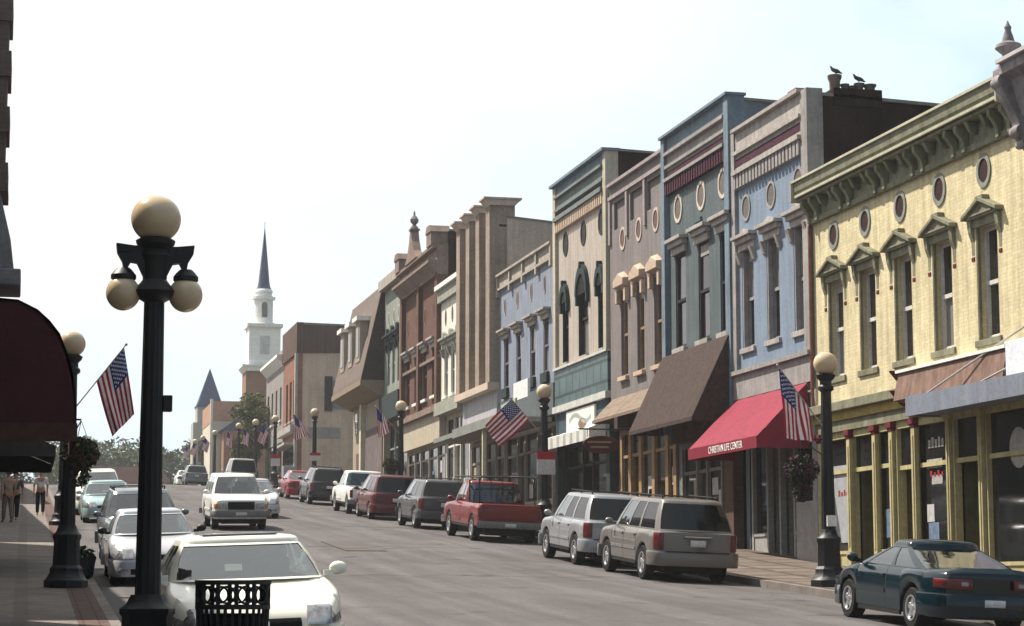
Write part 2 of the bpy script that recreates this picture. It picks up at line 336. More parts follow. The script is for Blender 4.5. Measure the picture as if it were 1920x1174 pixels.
def oval(root, yc, zc, ry, rz_, rm, gm, wy=.12, wz=.12, x=X0):
    m = MB(); m.ring((yc, zc), ry, rz_, wy, wz, x + .02, x - .03); r = m.build('oval_window', rm, root, smooth=35)
    m = MB(); m.oval((yc, zc), ry + .03, rz_ + .03, x - .006); m.build('pane', gm, r)
    return r
def hood_pediment(mat_, accent):
    def f(par, yc, w, z, x):
        h = w / 2 + .27; m = MB()
        m.box(x - .12, x - .001, yc - h + .1, yc + h - .1, z - .02, z + .16)
        m.prism([(yc - h, z + .16), (yc + h, z + .16), (yc + h, z + .20), (yc, z + .50), (yc - h, z + .20)], 'x', x - .2, x - .001)
        for s in (-1, 1):
            m.prism([(yc + s * (h + .05), z + .17), (yc + s * (h + .05), z + .26), (yc, z + .57), (yc, z + .48)], 'x', x - .28, x - .002)
        m.prism([(yc - .2, z + .5), (yc + .2, z + .5), (yc + .17, z + .60), (yc - .17, z + .60)], 'x', x - .25, x - .02)
        m.box(x - .23, x - .202, yc - h + .22, yc + h - .22, z + .2, z + .25)
        hd = m.build('hood', mat_, par, bevel=.012)
        for s in (-1, 1):
            q = MB(); yb = yc + s * (w / 2 + .14)
            q.prism([(x - .19, z + .15), (x - .001, z + .15), (x - .001, z - .62), (x - .08, z - .6), (x - .09, z - .3), (x - .16, z - .1)], 'y', yb - .075, yb + .075)
            q.box(x - .1, x - .02, yb - .07, yb + .07, z - .70, z - .62, 1)
            q.build('bracket', [mat_, accent], par, bevel=.01)
    return f
def hood_flat(mat_, top=.0, k=1.0):
    def f(par, yc, w, z, x):
        h = w / 2 + .2; m = MB()
        m.box(x - .10, x - .001, yc - h + .04, yc + h - .04, z - .02, z + .2 * k); m.box(x - .2, x - .002, yc - h, yc + h, z + .2 * k + .002, z + .36 * k)
        m.box(x - .3, x - .003, yc - h - .08, yc + h + .08, z + .36 * k + .002, z + .48 * k)
        if top:
            m.prism([(yc - .3, z + .48 * k), (yc + .3, z + .48 * k), (yc + .16, z + .48 * k + top * .7), (yc, z + .48 * k + top), (yc - .16, z + .48 * k + top * .7)], 'x', x - .2, x - .004)
            for s in (-1, 1):
                yb = yc + s * (w / 2 + .1); m.prism([(x - .22, z - .03), (x - .002, z - .03), (x - .002, z - .45), (x - .1, z - .38)], 'y', yb - .09, yb + .09)
        m.build('hood', mat_, par, bevel=.012)
    return f
def hood_arch(mat_, rise=.42):
    def f(par, yc, w, z, x):
        m = MB(); n = 14; ro = w / 2 + .17; ri = w / 2 - .02; z0 = z - .5
        def arc(r, k): return [(yc + r * cos(pi * i / n), z0 + (r * k) * sin(pi * i / n)) for i in range(n + 1)]
        o_, i_ = arc(ro, 1.35), arc(ri, 1.2)
        for q in range(n):
            m.prism([o_[q], o_[q + 1], i_[q + 1], i_[q]], 'x', x - .15, x - .002)
        for s in (-1, 1): m.box(x - .13, x - .003, yc + s * (w / 2 + .075) - .085, yc + s * (w / 2 + .075) + .085, z0 - .35, z0 - .002)
        m.prism([(yc - .1, z0 + ro * 1.25), (yc + .1, z0 + ro * 1.25), (yc + .08, z0 + ro * 1.35 + .1), (yc - .08, z0 + ro * 1.35 + .1)], 'x', x - .19, x - .01)
        pts = arc(ri + .02, 1.2); m.prism(pts, 'x', x - .1, x - .004, 1)
        m.build('hood', [mat_, DARK], par)
    return f
def hood_gable(mat_):
    def f(par, yc, w, z, x):
        h = w / 2 + .17; m = MB()
        # faceted peaked hood standing out from the wall
        A = [(x - .001, yc - h, z + .1), (x - .001, yc + h, z + .1), (x - .001, yc + h, z + .45), (x - .001, yc, z + .72), (x - .001, yc - h, z + .45)]
        Bp = [(x - .24, yc - h - .02, z + .2), (x - .24, yc + h + .02, z + .2), (x - .24, yc + h + .02, z + .42), (x - .24, yc, z + .62), (x - .24, yc - h - .02, z + .42)]
        m.add(A + Bp, [(5, 6, 7, 8, 9), (0, 1, 6, 5), (1, 2, 7, 6), (2, 3, 8, 7), (3, 4, 9, 8), (4, 0, 5, 9)])
        for s in (-1, 1): m.box(x - .16, x - .002, yc + s * (w / 2 + .1) - .1, yc + s * (w / 2 + .1) + .1, z - .35, z + .1)
        m.build('hood', mat_, par, bevel=.012)
    return f
POSTERS = [mat('paper_white', (.42, .41, .39), .8, .3, 5), mat('paper_buff', (.34, .28, .19), .8, .3, 5), mat('paper_blue', (.12, .17, .25), .8, .4, 5)]
def shopfront(root, y0, y1, z0, z1, fm, bays, x=X0 + .3, knee=.55, transom=.75, glass=GLASS, post=.12, km=None, rm=None):
    """bays: list of (width share, 'w' or 'd'); builds display windows and doors between posts"""
    tot = sum(b[0] for b in bays); y = y1; L = y1 - y0; mb = MB()
    mb.box(x - .02, x + .2, y0, y1, z1 - .18, z1 - .002)
    edges = [y1]
    for sh, k in bays:
        yb = y - L * sh / tot; a, b = yb + post / 2, y - post / 2; edges.append(yb)
        zt = z1 - .18; ztr = zt - transom
        if k == 'w':
            f = MB(); f.box(x, x + .16, a, b, z0 - .3, z0 + knee); f.box(x - .03, x + .18, a, b, z0 + knee - .01, z0 + knee + .07)
            o = f.build('display_window', km or fm, root); f = MB(); f.box(x + .02, x + .14, a, b, ztr - .05, ztr + .05); f.build('transom_bar', fm, o)
            p = MB(); p.box(x + .08, x + .09, a, b, z0 + knee + .07, ztr - .05); p.build('pane', glass, o)
            p = MB(); p.box(x + .081, x + .091, a, b, ztr + .05, zt); p.build('transom_pane', glass, o)
            for _ in range(random.choice((0, 0, 1, 1, 2))):
                w_, h_ = random.uniform(.25, .6), random.uniform(.3, .7); ya = random.uniform(a + .05, max(a + .06, b - w_ - .05)); za = z0 + knee + random.uniform(.15, 1.0); p = MB(); p.box(x + .07, x + .076, ya, min(ya + w_, b - .03), za, min(za + h_, ztr - .1)); p.build('poster', random.choice(POSTERS), o)
        else:
            xr = x + .55; f = MB(); w = .12
            f.box(xr, xr + .06, a, a + w, z0 - .1, ztr - .05); f.box(xr, xr + .06, b - w, b, z0 - .1, ztr - .05)
            f.box(xr + .001, xr + .059, a + w, b - w, z0 - .1, z0 + .35); f.box(xr + .001, xr + .059, a + w, b - w, ztr - .2, ztr - .05)
            f.box(x + .02, x + .14, a, b, ztr - .05, ztr + .05)
            o = f.build('door', fm, root)
            p = MB(); p.box(xr + .025, xr + .035, a + w, b - w, z0 + .35, ztr - .2); p.build('pane', glass, o)
            p = MB(); p.box(x + .081, x + .091, a, b, ztr + .05, zt); p.build('transom_pane', glass, o)
            h = MB(); h.box(xr - .06, xr - .03, b - .1, b - .06, z0 + .95, z0 + 1.25); h.box(xr - .03, xr, b - .09, b - .07, z0 + 1.0, z0 + 1.03); h.build('handle', CHROME, o)
            c = MB(); c.box(x + .142, xr, a - .03, a, z0 - .3, zt); c.box(x + .142, xr, b, b + .03, z0 - .3, zt); c.build('door_reveal', rm or fm, root)
        y = yb
    for e in edges:
        e2 = min(max(e, y0 + post / 2), y1 - post / 2); mb.box(x - .03, x + .19, e2 - post / 2, e2 + post / 2, z0 - .3, z1 - .18)
    mb.build('shopfront_frame', fm, root)
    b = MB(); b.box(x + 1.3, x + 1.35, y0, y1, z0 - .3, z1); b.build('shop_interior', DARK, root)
def awning(root, y0, y1, xw, zw, xf, zf, val, m_, vm=None, side=True, name='awning', sag=True):
    """sloping canvas from the wall (xw, zw) to the front edge (xf, zf), valance of height val, cloth ends"""
    m = MB(); t = .03; nu, nv = 40, 6; L = y1 - y0; nb = max(2, round(L / 1.3)); sl_ = Vector((xf - xw, zf - zw)).normalized(); nx_, nz_ = sl_.y, -sl_.x
    if nz_ < 0: nx_, nz_ = -nx_, -nz_
    vs = []
    for i in range(nu + 1):
        for k in range(nv + 1):
            u, v = i / nu, k / nv; d = (-.035 * sin(pi * v) * sin(pi * ((u * nb) % 1.0)) ** 2 + .006 * sin(u * 31 + v * 5)) if sag else 0
            vs.append((xw + (xf - xw) * v + nx_ * d, y0 + L * u, zw + (zf - zw) * v + nz_ * d))
    m.add(vs, [(i * (nv + 1) + k, i * (nv + 1) + k + 1, (i + 1) * (nv + 1) + k + 1, (i + 1) * (nv + 1) + k) for i in range(nu) for k in range(nv)])
    if side:
        for y, s in ((y0, -1), (y1, 1)):
            m.prism([(xw, zw - t), (xf + .005, zf - t), (xf + .005, zf - val), (xw, zf - val)], 'y', y, y + s * -.02)
    o = m.build(name, m_, root)
    v = MB(); v.box(xf - .012, xf + .004, y0 - .002, y1 + .002, zf - val, zf - .003); v.build('valance', vm or m_, o)
    return o
def bld(label, y0, y1, name='shop_building', cat='building', x=X0): return empty(name, (x, (y0 + y1) / 2, g((y0 + y1) / 2)), label, cat)

# ---- yellow painted-brick building
YB = mat('yellow_brick', (0.64, 0.56, 0.365), .85, .16, 1.1, brick=(.23, .078, (.84, .81, .75)), streak=.25, bump=.3)
GRN = mat('olive_trim', (0.21, 0.205, 0.145), .75, .3, 2.2, streak=.25); GRNL = mat('sage_edge', (0.4, 0.39, 0.29), .7, .2, 2)
GOLD = mat('gold_trim', (.30, .23, .07), .7, .25, 3); CRIM = mat('crimson_accent', (.13, .022, .025), .7, .25, 5)
GREYP = mat('pale_sash', (.52, .50, .47), .6, .15, 5); PALEG = mat('grey_green_ring', (0.21, 0.22, 0.19), .7, .2, 5)
OVR = mat('maroon_louvre', (0.035, 0.016, 0.016), .8, .3, 6, bump=.3)
y0, y1 = 37.72, 49.5; r = bld('yellow brick shop building with olive bracketed cornice and five pedimented windows', y0, y1)
wc = [48.05, 46.05, 43.98, 41.86, 39.66]; ww = 1.0
wall_holes(r, 'facade', YB, y0, y1, 6.45, 11.5, [(c - ww / 2, c + ww / 2, 7.08, 9.5) for c in wc], d=.3)
for i, c in enumerate(wc):
    window(r, c, ww, 7.08, 9.5, GREYP, GRN, hood_pediment(GRN, CRIM), x=X0 + .08, glass=(PANE_DARK, PANE_DARK if i % 3 else PANE_PALE), fw=.1)
    q = MB(); q.box(X0 + .01, X0 + .079, c - .5, c - .46, 7.08, 9.5); q.box(X0 + .01, X0 + .079, c + .46, c + .5, 7.08, 9.5); q.build('window_casing', GRN, r)
    oval(r, c + .02, 10.64, .23, .26, PALEG, OVR, .10, .11)
bulk(r, y0, y1, g(y0) - .6, 11.7, 22, slope=.8)
cn = MB(); cn.box(X0 - .12, X0 - .002, y0 + .3, y1 + .02, 11.12, 11.26); cn.box(X0 - .05, X0 - .001, y0 + .3, y1, 11.262, 11.72)
cn.box(X0 - .38, X0 - .003, y0 + .32, y1 + .02, 11.722, 11.80); cn.prism([(X0 - .42, 11.84), (X0 - .3, 11.802), (X0 + .2, 11.802), (X0 + .2, 12.19), (X0 - .5, 12.19), (X0 - .48, 11.96)], 'y', y0 + .3, y1 + .04)
cor = cn.build('cornice', GRN, r, bevel=.01)
e = MB(); e.box(X0 - .55, X0 + .2, y0 + .28, y1 + .06, 12.192, 12.25); e.box(X0 - .48, X0 - .425, y0 + .31, y1 + .03, 11.806, 11.87); e.build('drip_edge', GRNL, cor)
bp = [(X0 - .36, 11.72), (X0 - .051, 11.72), (X0 - .051, 11.16), (X0 - .17, 11.14), (X0 - .19, 11.36), (X0 - .28, 11.5), (X0 - .36, 11.58)]
for i in range(6):
    base = y0 + .72 + i * (y1 - y0 - 1.1) / 5
    for dy in (-.27, .27):
        q = MB(); q.prism(bp, 'y', base + dy - .075, base + dy + .075); q.build('bracket', GRN, cor, bevel=.012)
    if i < 5:
        for k in (1, 2):
            yy = base + (y1 - y0 - 1.1) / 5 * k / 3; q = MB(); q.prism([(X0 - .34, 11.72), (X0 - .051, 11.72), (X0 - .051, 11.44), (X0 - .22, 11.5)], 'y', yy - .07, yy + .07); q.build('bracket', GRN, cor, bevel=.012)
for a_, b_ in ((y1 + .062, y1 + .13), (y0 + .2, y0 + .278)): q = MB(); q.box(X0 - .56, X0 - .25, a_, b_, 11.7, 12.28); q.build('cornice_end', GRNL, cor, bevel=.02)
zb = g(44) + .15
sf = MB(); sf.box(X0 - .22, X0 + .3, y0, y1, 6.2, 6.43); sf.build('shop_cornice', GRN, r, bevel=.02)
q = MB(); q.box(X0 - .1, X0 + .3, y0, y1, 5.98, 6.198); q.build('fascia', GOLD, r)
q = MB(); q.box(X0 - .04, X0 + .3, y0, y1, 5.72, 5.978); q.build('fascia', GRN, r)
YC = mat('yellow_post', (0.43, 0.38, 0.21), .75, .15, 3, streak=.2)
def column(root, y, z0, z1, m_, cap, w=.30, x=X0):
    m = MB(); m.box(x - .05, x + .06, y - w / 2, y + w / 2, z0 + .35, z1 - .22)
    m.box(x - .08, x + .06, y - w / 2 - .05, y + w / 2 + .05, z0 - .3, z0 + .348); m.box(x - .07, x - .051, y - w / 2 + .06, y + w / 2 - .06, z0 + .5, z1 - .4)
    c = m.build('column', m_, root, bevel=.012)
    m = MB(); m.box(x - .1, x + .06, y - w / 2 - .05, y + w / 2 + .05, z1 - .15, z1 - .001); m.box(x - .07, x + .059, y - w / 2 - .02, y + w / 2 + .02, z1 - .22, z1 - .151)
    m.build('capital', cap, c, bevel=.012)
for y in (49.25, 47.35, 45.78, 44.8, 43.55): column(r, y, g(y) + .15, 5.72, YC, CRIM, .2)
for y in (41.75, 40.2, 38.0): column(r, y, g(y) + .15, 5.72, YC, YC, .18)
OLIVE = mat('dark_olive_frame', (.13, .12, .065), .8, .25, 3, streak=.3)
shopfront(r, 44.95, 49.1, zb + .05, 5.72, YC, [(1.9, 'w'), (1.55, 'd'), (.9, 'w')], x=X0 + .06, knee=.5, transom=.8, post=.05, km=YC, rm=OLIVE)
shopfront(r, y0 + .1, 44.65, zb - .25, 5.72, YC, [(1.0, 'd'), (1.9, 'w'), (1.5, 'd'), (2.1, 'w')], x=X0 + .06, knee=.45, transom=.9, post=.05, km=YC, rm=OLIVE)
q = MB(); q.tube((X0 - .09, y1 + .0, 6.4), (X0 - .09, y1 + .0, 11.1), .05, n=8); q.build('downspout', mat('rust_red_pipe', (.20, .10, .08), .8, .4, 3), r, smooth=40)
# posters and blinds inside the glass
PAPER = mat('poster_paper', (0.33, 0.32, 0.31), .8, .25, 6); REDP = mat('red_lettering', (0.26, 0.03, 0.035), .7, .2, 5); BLUEP = mat('shop_blind', (.30, .31, .33), .8, .15, 2)
q = MB(); q.box(X0 + .125, X0 + .138, 47.5, 49.0, 3.0, 4.9); q.build('window_blind', BLUEP, r)
q = MB()
for i, w_ in enumerate((.8, .55)): q.box(X0 + .127, X0 + .130, 42.4, 42.4 + w_, 4.55 - i * .36, 4.75 - i * .36)
for i in range(5): q.box(X0 + .126, X0 + .129, 42.3 + i * .17, 42.42 + i * .17, 5.0, 5.18 + .05 * (i % 2))
q.build('poster', PAPER, r)
q = MB()
for i in range(4): q.box(X0 + .122, X0 + .125, 42.35 + i * .19, 42.45 + i * .19, 4.36, 4.45 + .04 * (i % 2))
for i in range(4): q.box(X0 + .118, X0 + .123, 47.8 + i * .17, 47.9 + i * .17, 4.15, 4.24 + .05 * (i % 2))
q.build('window_mark', REDP, r)
q = MB(); q.sphere((X0 + .37, 38.75, 4.75), .42, 18, 10); 
for i, v in enumerate(q.v): q.v[i] = (X0 + .126 + (v[0] - X0 - .37) * .02, v[1], v[2])
q.build('window_mark', PAPER, r, smooth=40)
q = MB(); q.box(X0 - .006, X0 - .002, 41.66, 41.84, 5.2, 5.45); q.build('notice', mat('yellow_card', (.7, .6, .05), .8), r)
# flat metal canopy of the near half, with its stays
RTILE = mat('rust_fascia', (.21, .135, .11), .8, .25, 3, streak=.3); BGREY = mat('blue_grey_metal', (0.19, 0.21, 0.26), .55, .15, 1.5, streak=.15)
q = MB(); q.prism([(X0 - .42, 6.1), (X0 - .002, 6.02), (X0 - .002, 6.72), (X0 - .3, 6.72)], 'y', 38.3, 43.7); ap = q.build('shop_hood', RTILE, r)
q = MB(); q.box(X0 - .36, X0 - .003, 38.28, 43.72, 6.722, 6.79); q.build('flashing', WHITEP, ap)
for z in (6.05, 6.5): 
    q = MB(); q.prism([(X0 - .45, z + .3), (X0 - .003, z + .3), (X0 - .003, z - .1), (X0 - .2, z)], 'y', 43.73, 43.9); q.build('scroll_bracket', CRIM, r, bevel=.02)
q = MB(); q.box(X0 - .8, X0 - .03, 35.2, 42.1, 5.66, 5.74); q.box(X0 - .82, X0 - .76, 35.15, 42.15, 5.62, 6.05); q.box(X0 - .76, X0 - .03, 42.07, 42.15, 5.62, 6.05); cano = q.build('canopy', BGREY, r)
STAY = mat('stay_wire', (.4, .38, .36), .5)
for a, b in (((X0 - .74, 41.2, 6.05), (X0 - .01, 37.75, 7.2)), ((X0 - .74, 38.6, 6.05), (X0 - .01, 37.3, 6.6))):
    q = MB(); q.tube(a, b, .022, n=6); q.build('stay', STAY, cano)
# ---- lavender-grey building at the edge, with an urn on its cornice
LAV = mat('lavender_stucco', (.33, .30, .36), .85, .15, 1.2, streak=.2); STONE = mat('weathered_stone', (.26, .24, .25), .9, .35, 3, streak=.3)
y0, y1 = 26.0, 37.68; r = bld('lavender grey building at the right edge with a stone urn on its corner', y0, y1)
wall_holes(r, 'facade', LAV, y0, y1, g(y0) - .5, 12.0, [(c - .5, c + .5, 6.6, 9.2) for c in (35.6, 33.2, 30.8, 28.4)], x=X0 - .06)
for c in (35.6, 33.2, 30.8, 28.4): window(r, c, 1.0, 6.6, 9.2, GREYP, STONE, hood_flat(STONE), x=X0 - .06)
bulk(r, y0, y1, g(y0) - .6, 12.0, 22, slope=.8)
q = MB(); q.prism([(X0 - .06, 11.0), (X0 - .06, 12.3), (X0 - .75, 12.3), (X0 - .75, 12.1), (X0 - .5, 12.0), (X0 - .3, 11.3)], 'y', y0, y1 - .3); q.build('cornice', STONE, r)
q = MB(); q.box(X0 - .85, X0 + .3, y0, y1 - .35, 12.302, 12.38); q.build('coping', mat('pale_stone', (.42, .40, .40), .85, .2, 3), r)
q = MB(); q.prism([(X0 - .05, 10.6), (X0 - .05, 12.5), (X0 - .5, 12.5), (X0 - .72, 12.25), (X0 - .72, 11.9), (X0 - .5, 11.5), (X0 - .34, 11.2), (X0 - .3, 10.9)], 'y', y1 - .3, y1 + .02)
for z, x_, rr in ((12.0, X0 - .66, .15), (11.0, X0 - .3, .14), (10.75, X0 - .2, .1)): q.lathe([(.01, -.17), (rr * .8, -.17), (rr, 0), (rr * .8, .17), (.01, .17)], 14, (x_, y1 - .14, z), 'y')
q.build('corner_bracket', STONE, r, smooth=35)
q = MB(); q.lathe([(.17, 0), (.17, .08), (.12, .14), (.13, .2), (.27, .33), (.25, .4), (.13, .46), (.10, .58), (.06, .7), (.075, .76), (.03, .84), (.01, .9)], 16, (X0 - .44, y1 - .14, 12.38)); q.build('urn', STONE, r, smooth=40)
q = MB(); q.sphere((X0 - .5, y1 - 1.6, 12.55), .2, 14, 8); q.build('finial_ball', STONE, r, smooth=40)
q = MB(); q.box(X0 - .7, X0 - .07, y1 - 1.0, y1 - .1, 5.95, 6.75); q.build('sign_box', mat('pale_box', (.62, .64, .70), .6, .12, 3), r, bevel=.02)
q = MB(); q.box(X0 - .3, X0 - .002, y1 + .04, y1 + .4, 6.1, 6.5); q.build('sign_box', mat('grey_box', (.4, .42, .46), .6, .12, 3), r, bevel=.02)
shopfront(r, y0 + .3, y1 - .3, g(32), 5.2, GREYP, [(2, 'w'), (1, 'd'), (2, 'w'), (2, 'w')], x=X0 + .1)

# ---- light blue building
LB = mat('light_blue_paint', (0.19, 0.24, 0.315), .85, .14, .9, streak=.15, bump=.25, bscale=14); BEIGE = mat('beige_trim', (0.357, 0.326, 0.310), .8, .2, 2, streak=.2)
MAR = mat('maroon_band', (.06, .02, .035), .8, .3, 2); BEIGE2 = mat('taupe_trim', (0.289, 0.270, 0.266), .8, .2, 2, streak=.2)
y0, y1 = 49.52, 55.5; r = bld('light blue building with cream banded parapet above a red shop awning', y0, y1)
wc = [54.45, 52.45, 50.4]
wall_holes(r, 'facade', LB, y0, y1, 7.9, 13.45, [(c - .48, c + .48, 8.52, 11.3) for c in wc], d=.34)
for i, c in enumerate(wc):
    window(r, c, .96, 8.52, 11.3, BEIGE2, BEIGE, hood_flat(BEIGE, .15, .85), x=X0 + .05, glass=(PANE_PALE, PANE_DARK), fw=.1); oval(r, c + .03, 12.47, .28, .31, BEIGE2, mat('taupe_louvre', (.13, .115, .11), .8, .3, 8, bump=.3), .07, .08); q = MB(); q.box(X0 + .015, X0 + .149, c + .40, c + .479, 8.53, 11.29); q.build('window_casing', BEIGE2, r)
bulk(r, y0, y1, g(y0) - .6, 14.55, 24, slope=.9)
for a_, b_ in ((y0, y0 + .45), (y1 - .3, y1)): q = MB(); q.box(X0 - .1, X0 + .35, a_, b_, 7.93, 14.75); q.build('pilaster', BEIGE2, r)
def banded(root, y0, y1, z0, z1, m_, dent_m, band_m, bands, dz, n, x=X0, dent_h=.4):
    q = MB(); q.box(x - .06, x + .35, y0, y1, z0 + dent_h, z1); q.box(x - .2, x + .34, y0, y1, z1 + .001, z1 + .1)
    for a, b, pr in bands: q.box(x - pr, x - .061, y0, y1, a, b)
    p_ = q.build('parapet', m_, root)
    q = MB()
    for i in range(n):
        yy = y0 + (i + .5) * (y1 - y0) / n; q.box(x - .15, x - .001, yy - (y1 - y0) / n * .3, yy + (y1 - y0) / n * .3, z0, z0 + dent_h - .001)
    q.build('dentil_course', dent_m, p_)
    q = MB()
    for a, b in dz: q.box(x - .075, x - .0611, y0, y1, a, b)
    q.build('painted_band', band_m, p_)
banded(r, y0 + .45, y1 - .3, 13.08, 14.72, BEIGE, BEIGE2, MAR, [(13.48, 13.6, .2), (14.06, 14.16, .16)], [(13.74, 13.95)], 20)
q = MB(); q.box(X0 - .1, X0 + .35, y0, y1, 7.12, 7.9); q.box(X0 - .2, X0 - .101, y0, y1, 7.8, 7.92); q.build('sign_band', BEIGE2, r)
RED = mat('red_canvas', (0.222, 0.030, 0.052), .75, .1, 2, streak=.1); RED2 = mat('red_valance', (0.176, 0.016, 0.032), .75, .1, 2)
aw = awning(r, y0 + .25, y1 - .15, X0 - .11, 7.1, 18.0, 5.72, .30, RED, RED2)
text_mesh('CHRISTIAN LIFE CENTER', .27, mat('white_lettering', (.75, .73, .70), .7), aw, Matrix.Translation(Vector((17.982, 52.2, 5.565)) - Vector(r.location)) @ Matrix(((0, 0, -1, 0), (-1, 0, 0, 0), (0, 1, 0, 0), (0, 0, 0, 1))), sx=.92)
GSTONE = mat('grey_panel', (.30, .29, .28), .85, .2, 2); WDOOR = mat('grey_white_door', (.30, .29, .275), .7, .15, 3)
q = MB(); q.box(X0, X0 + .3, y0, y0 + 1.5, g(y0) - .4, 4.1); q.box(X0, X0 + .3, y0, y0 + .3, 4.101, 7.1); q.box(X0 + .001, X0 + .3, y0 + .3, y0 + 1.5, 5.6, 7.1); q.build('corner_panel', GSTONE, r)
q = MB(); q.box(X0 + .1, X0 + .11, y0 + .3, y0 + 1.5, 4.1, 5.6); q.build('pane', GLASS, r)
shopfront(r, y0 + 1.5, y1 - .2, g(52) + .2, 7.1, WDOOR, [(1.3, 'w'), (1.0, 'd'), (1.1, 'd'), (1.0, 'w')], transom=1.1, x=X0 + .35)
# ---- teal building
TEAL = mat('teal_paint', (0.098, 0.12, 0.13), .85, .18, .9, streak=.2, bump=.25, bscale=14); TEALD = mat('dark_teal_trim', (.07, .11, .125), .8, .2, 2)
DKSASH = mat('dark_sash', (.03, .028, .03), .6, .2, 5); BLUET = mat('slate_blue_trim', (.16, .21, .26), .8, .2, 2, streak=.2)
y0, y1 = 55.52, 62.0; r = bld('dark teal building with three oval windows above a brown shed awning', y0, y1)
wc = [60.55, 58.3, 56.3]
wall_holes(r, 'facade', TEAL, y0, y1, 8.0, 14.6, [(c - .5, c + .5, 9.18, 12.12) for c in wc], d=.34)
for i, c in enumerate(wc):
    f_ = window(r, c, 1.0, 9.18, 12.12, DKSASH, BEIGE, hood_flat(BEIGE), x=X0 - .08, glass=(PANE_DARK if i == 0 else GLASS, PANE_DARK), fw=.09); oval(r, c + .15, 13.54, .31, .35, mat('cream_ring', (.5, .43, .36), .8, .15, 4), mat('grey_louvre', (.14, .12, .11), .8, .3, 8, bump=.3), .1, .1)
bulk(r, y0, y1, g(y0) - .6, 15.8, 22, m_=mat('slate_side', (.15, .19, .22), .9, .2, .8, streak=.2), slope=.7)
for a_, b_ in ((y0, y0 + .4), (y1 - .32, y1)): q = MB(); q.box(X0 - .16, X0 + .35, a_, b_, 6.6, 15.948); q.build('pilaster', BLUET, r)
banded(r, y0 + .4, y1 - .32, 14.1, 15.35, BEIGE2, MAR, MAR, [(14.52, 14.62, .2), (14.95, 15.05, .15)], [(14.72, 14.86)], 24)
q = MB(); q.box(X0 - .05, X0 + .35, y0 + .4, y1 - .32, 15.452, 15.95); q.box(X0 - .24, X0 + .4, y0 - .03, y1 + .03, 15.951, 16.03); q.build('coping', BLUET, r)
q = MB(); q.box(X0 - .07, X0 - .002, 58.4, 59.0, 12.78, 12.9); q.build('vent_slot', TEALD, r)
BRN = mat('brown_shingle', (0.064, 0.046, 0.042), .95, .3, 9, streak=.15, bump=.6, bscale=40)
awning(r, y0 + .15, y1 - .05, X0 - .17, 9.02, 18.22, 6.68, .12, BRN, sag=False)
BRICKR = mat('brown_brick', (.10, .06, .05), .9, .35, 1.4, brick=(.22, .075, (.8, .78, .75)))
q = MB(); q.box(X0, X0 + .3, y0 + .4, y0 + 1.2, g(y0) - .4, 8.0); q.box(X0 + .001, X0 + .3, y0 + 1.2, y1 - .32, 6.3, 8.0); q.build('shop_wall', BRICKR, r)
shopfront(r, y0 + 1.2, y1 - .3, g(58) + .2, 6.3, mat('weathered_door', (.20, .18, .165), .8, .2, 3), [(1.6, 'w'), (1.0, 'd'), (1.4, 'w'), (1.2, 'w')], x=X0 + .35)
# ---- mauve building
MAU = mat('mauve_stucco', (0.2, 0.178, 0.176), .85, .15, .9, streak=.2, bump=.25, bscale=14); MAUT = mat('tan_trim', (.44, .34, .26), .85, .2, 2); BRSASH = mat('brown_sash', (.24, .16, .105), .7, .2, 4)
y0, y1 = 62.02, 68.45; r = bld('mauve stucco building with peaked window hoods and recessed panels', y0, y1)
wc = [66.75, 64.85, 62.95]
wall_holes(r, 'facade', MAU, y0, y1, 8.2, 15.6, [(c - .4, c + .4, 8.9, 11.75) for c in wc] + [(c - .8, c + .72, 14.05, 15.0) for c in (67.2, 65.25, 63.3)], d=.3)
q = MB(); q.box(X0 + .1, X0 + .3, y0 + .2, y1 - .2, 13.9, 15.2); q.build('panel_back', MAU, r)
for c in wc:
    window(r, c, .8, 8.9, 11.75, BRSASH, MAUT, hood_gable(MAUT), x=X0 - .01, fw=.1); oval(r, c + .1, 13.6, .26, .31, mat('pink_ring', (.46, .38, .33), .85, .15, 4), mat('brown_louvre', (.13, .085, .07), .8, .3, 8, bump=.3), .08, .09)
bulk(r, y0, y1, g(y0) - .6, 15.3, 20, slope=.5)
q = MB(); q.box(X0 - .14, X0 + .36, y0 - .02, y1 + .02, 15.61, 15.72); q.box(X0 - .09, X0 - .002, y0, y1, 15.15, 15.28)
for k in range(4): yy = y0 + .1 + k * (y1 - y0 - .2) / 3; q.box(X0 - .07, X0 - .003, yy - .1, yy + .1, 13.6, 15.15)
q.build('parapet_trim', mat('mauve_trim', (0.300, 0.256, 0.264), .85, .15, 2, streak=.2), r)
awning(r, y0 + .1, y1 - .3, X0 - .01, 8.25, 18.75, 7.5, .1, mat('tan_shingle', (0.208, 0.160, 0.124), .9, .15, 2, joint=(.3, .2, (.7, .7, .7))))
OCH = mat('ochre_post', (.30, .20, .11), .8, .2, 3)
q = MB(); q.box(X0 + .1, X0 + .35, y0, y1, 7.2, 8.2); q.build('fascia', mat('dark_brown', (.06, .045, .04), .85), r)
shopfront(r, y0 + .05, y1 - .05, g(65) + .2, 7.2, OCH, [(1.0, 'w'), (1.0, 'd'), (1.2, 'w'), (1.2, 'w'), (.8, 'w')], post=.3)
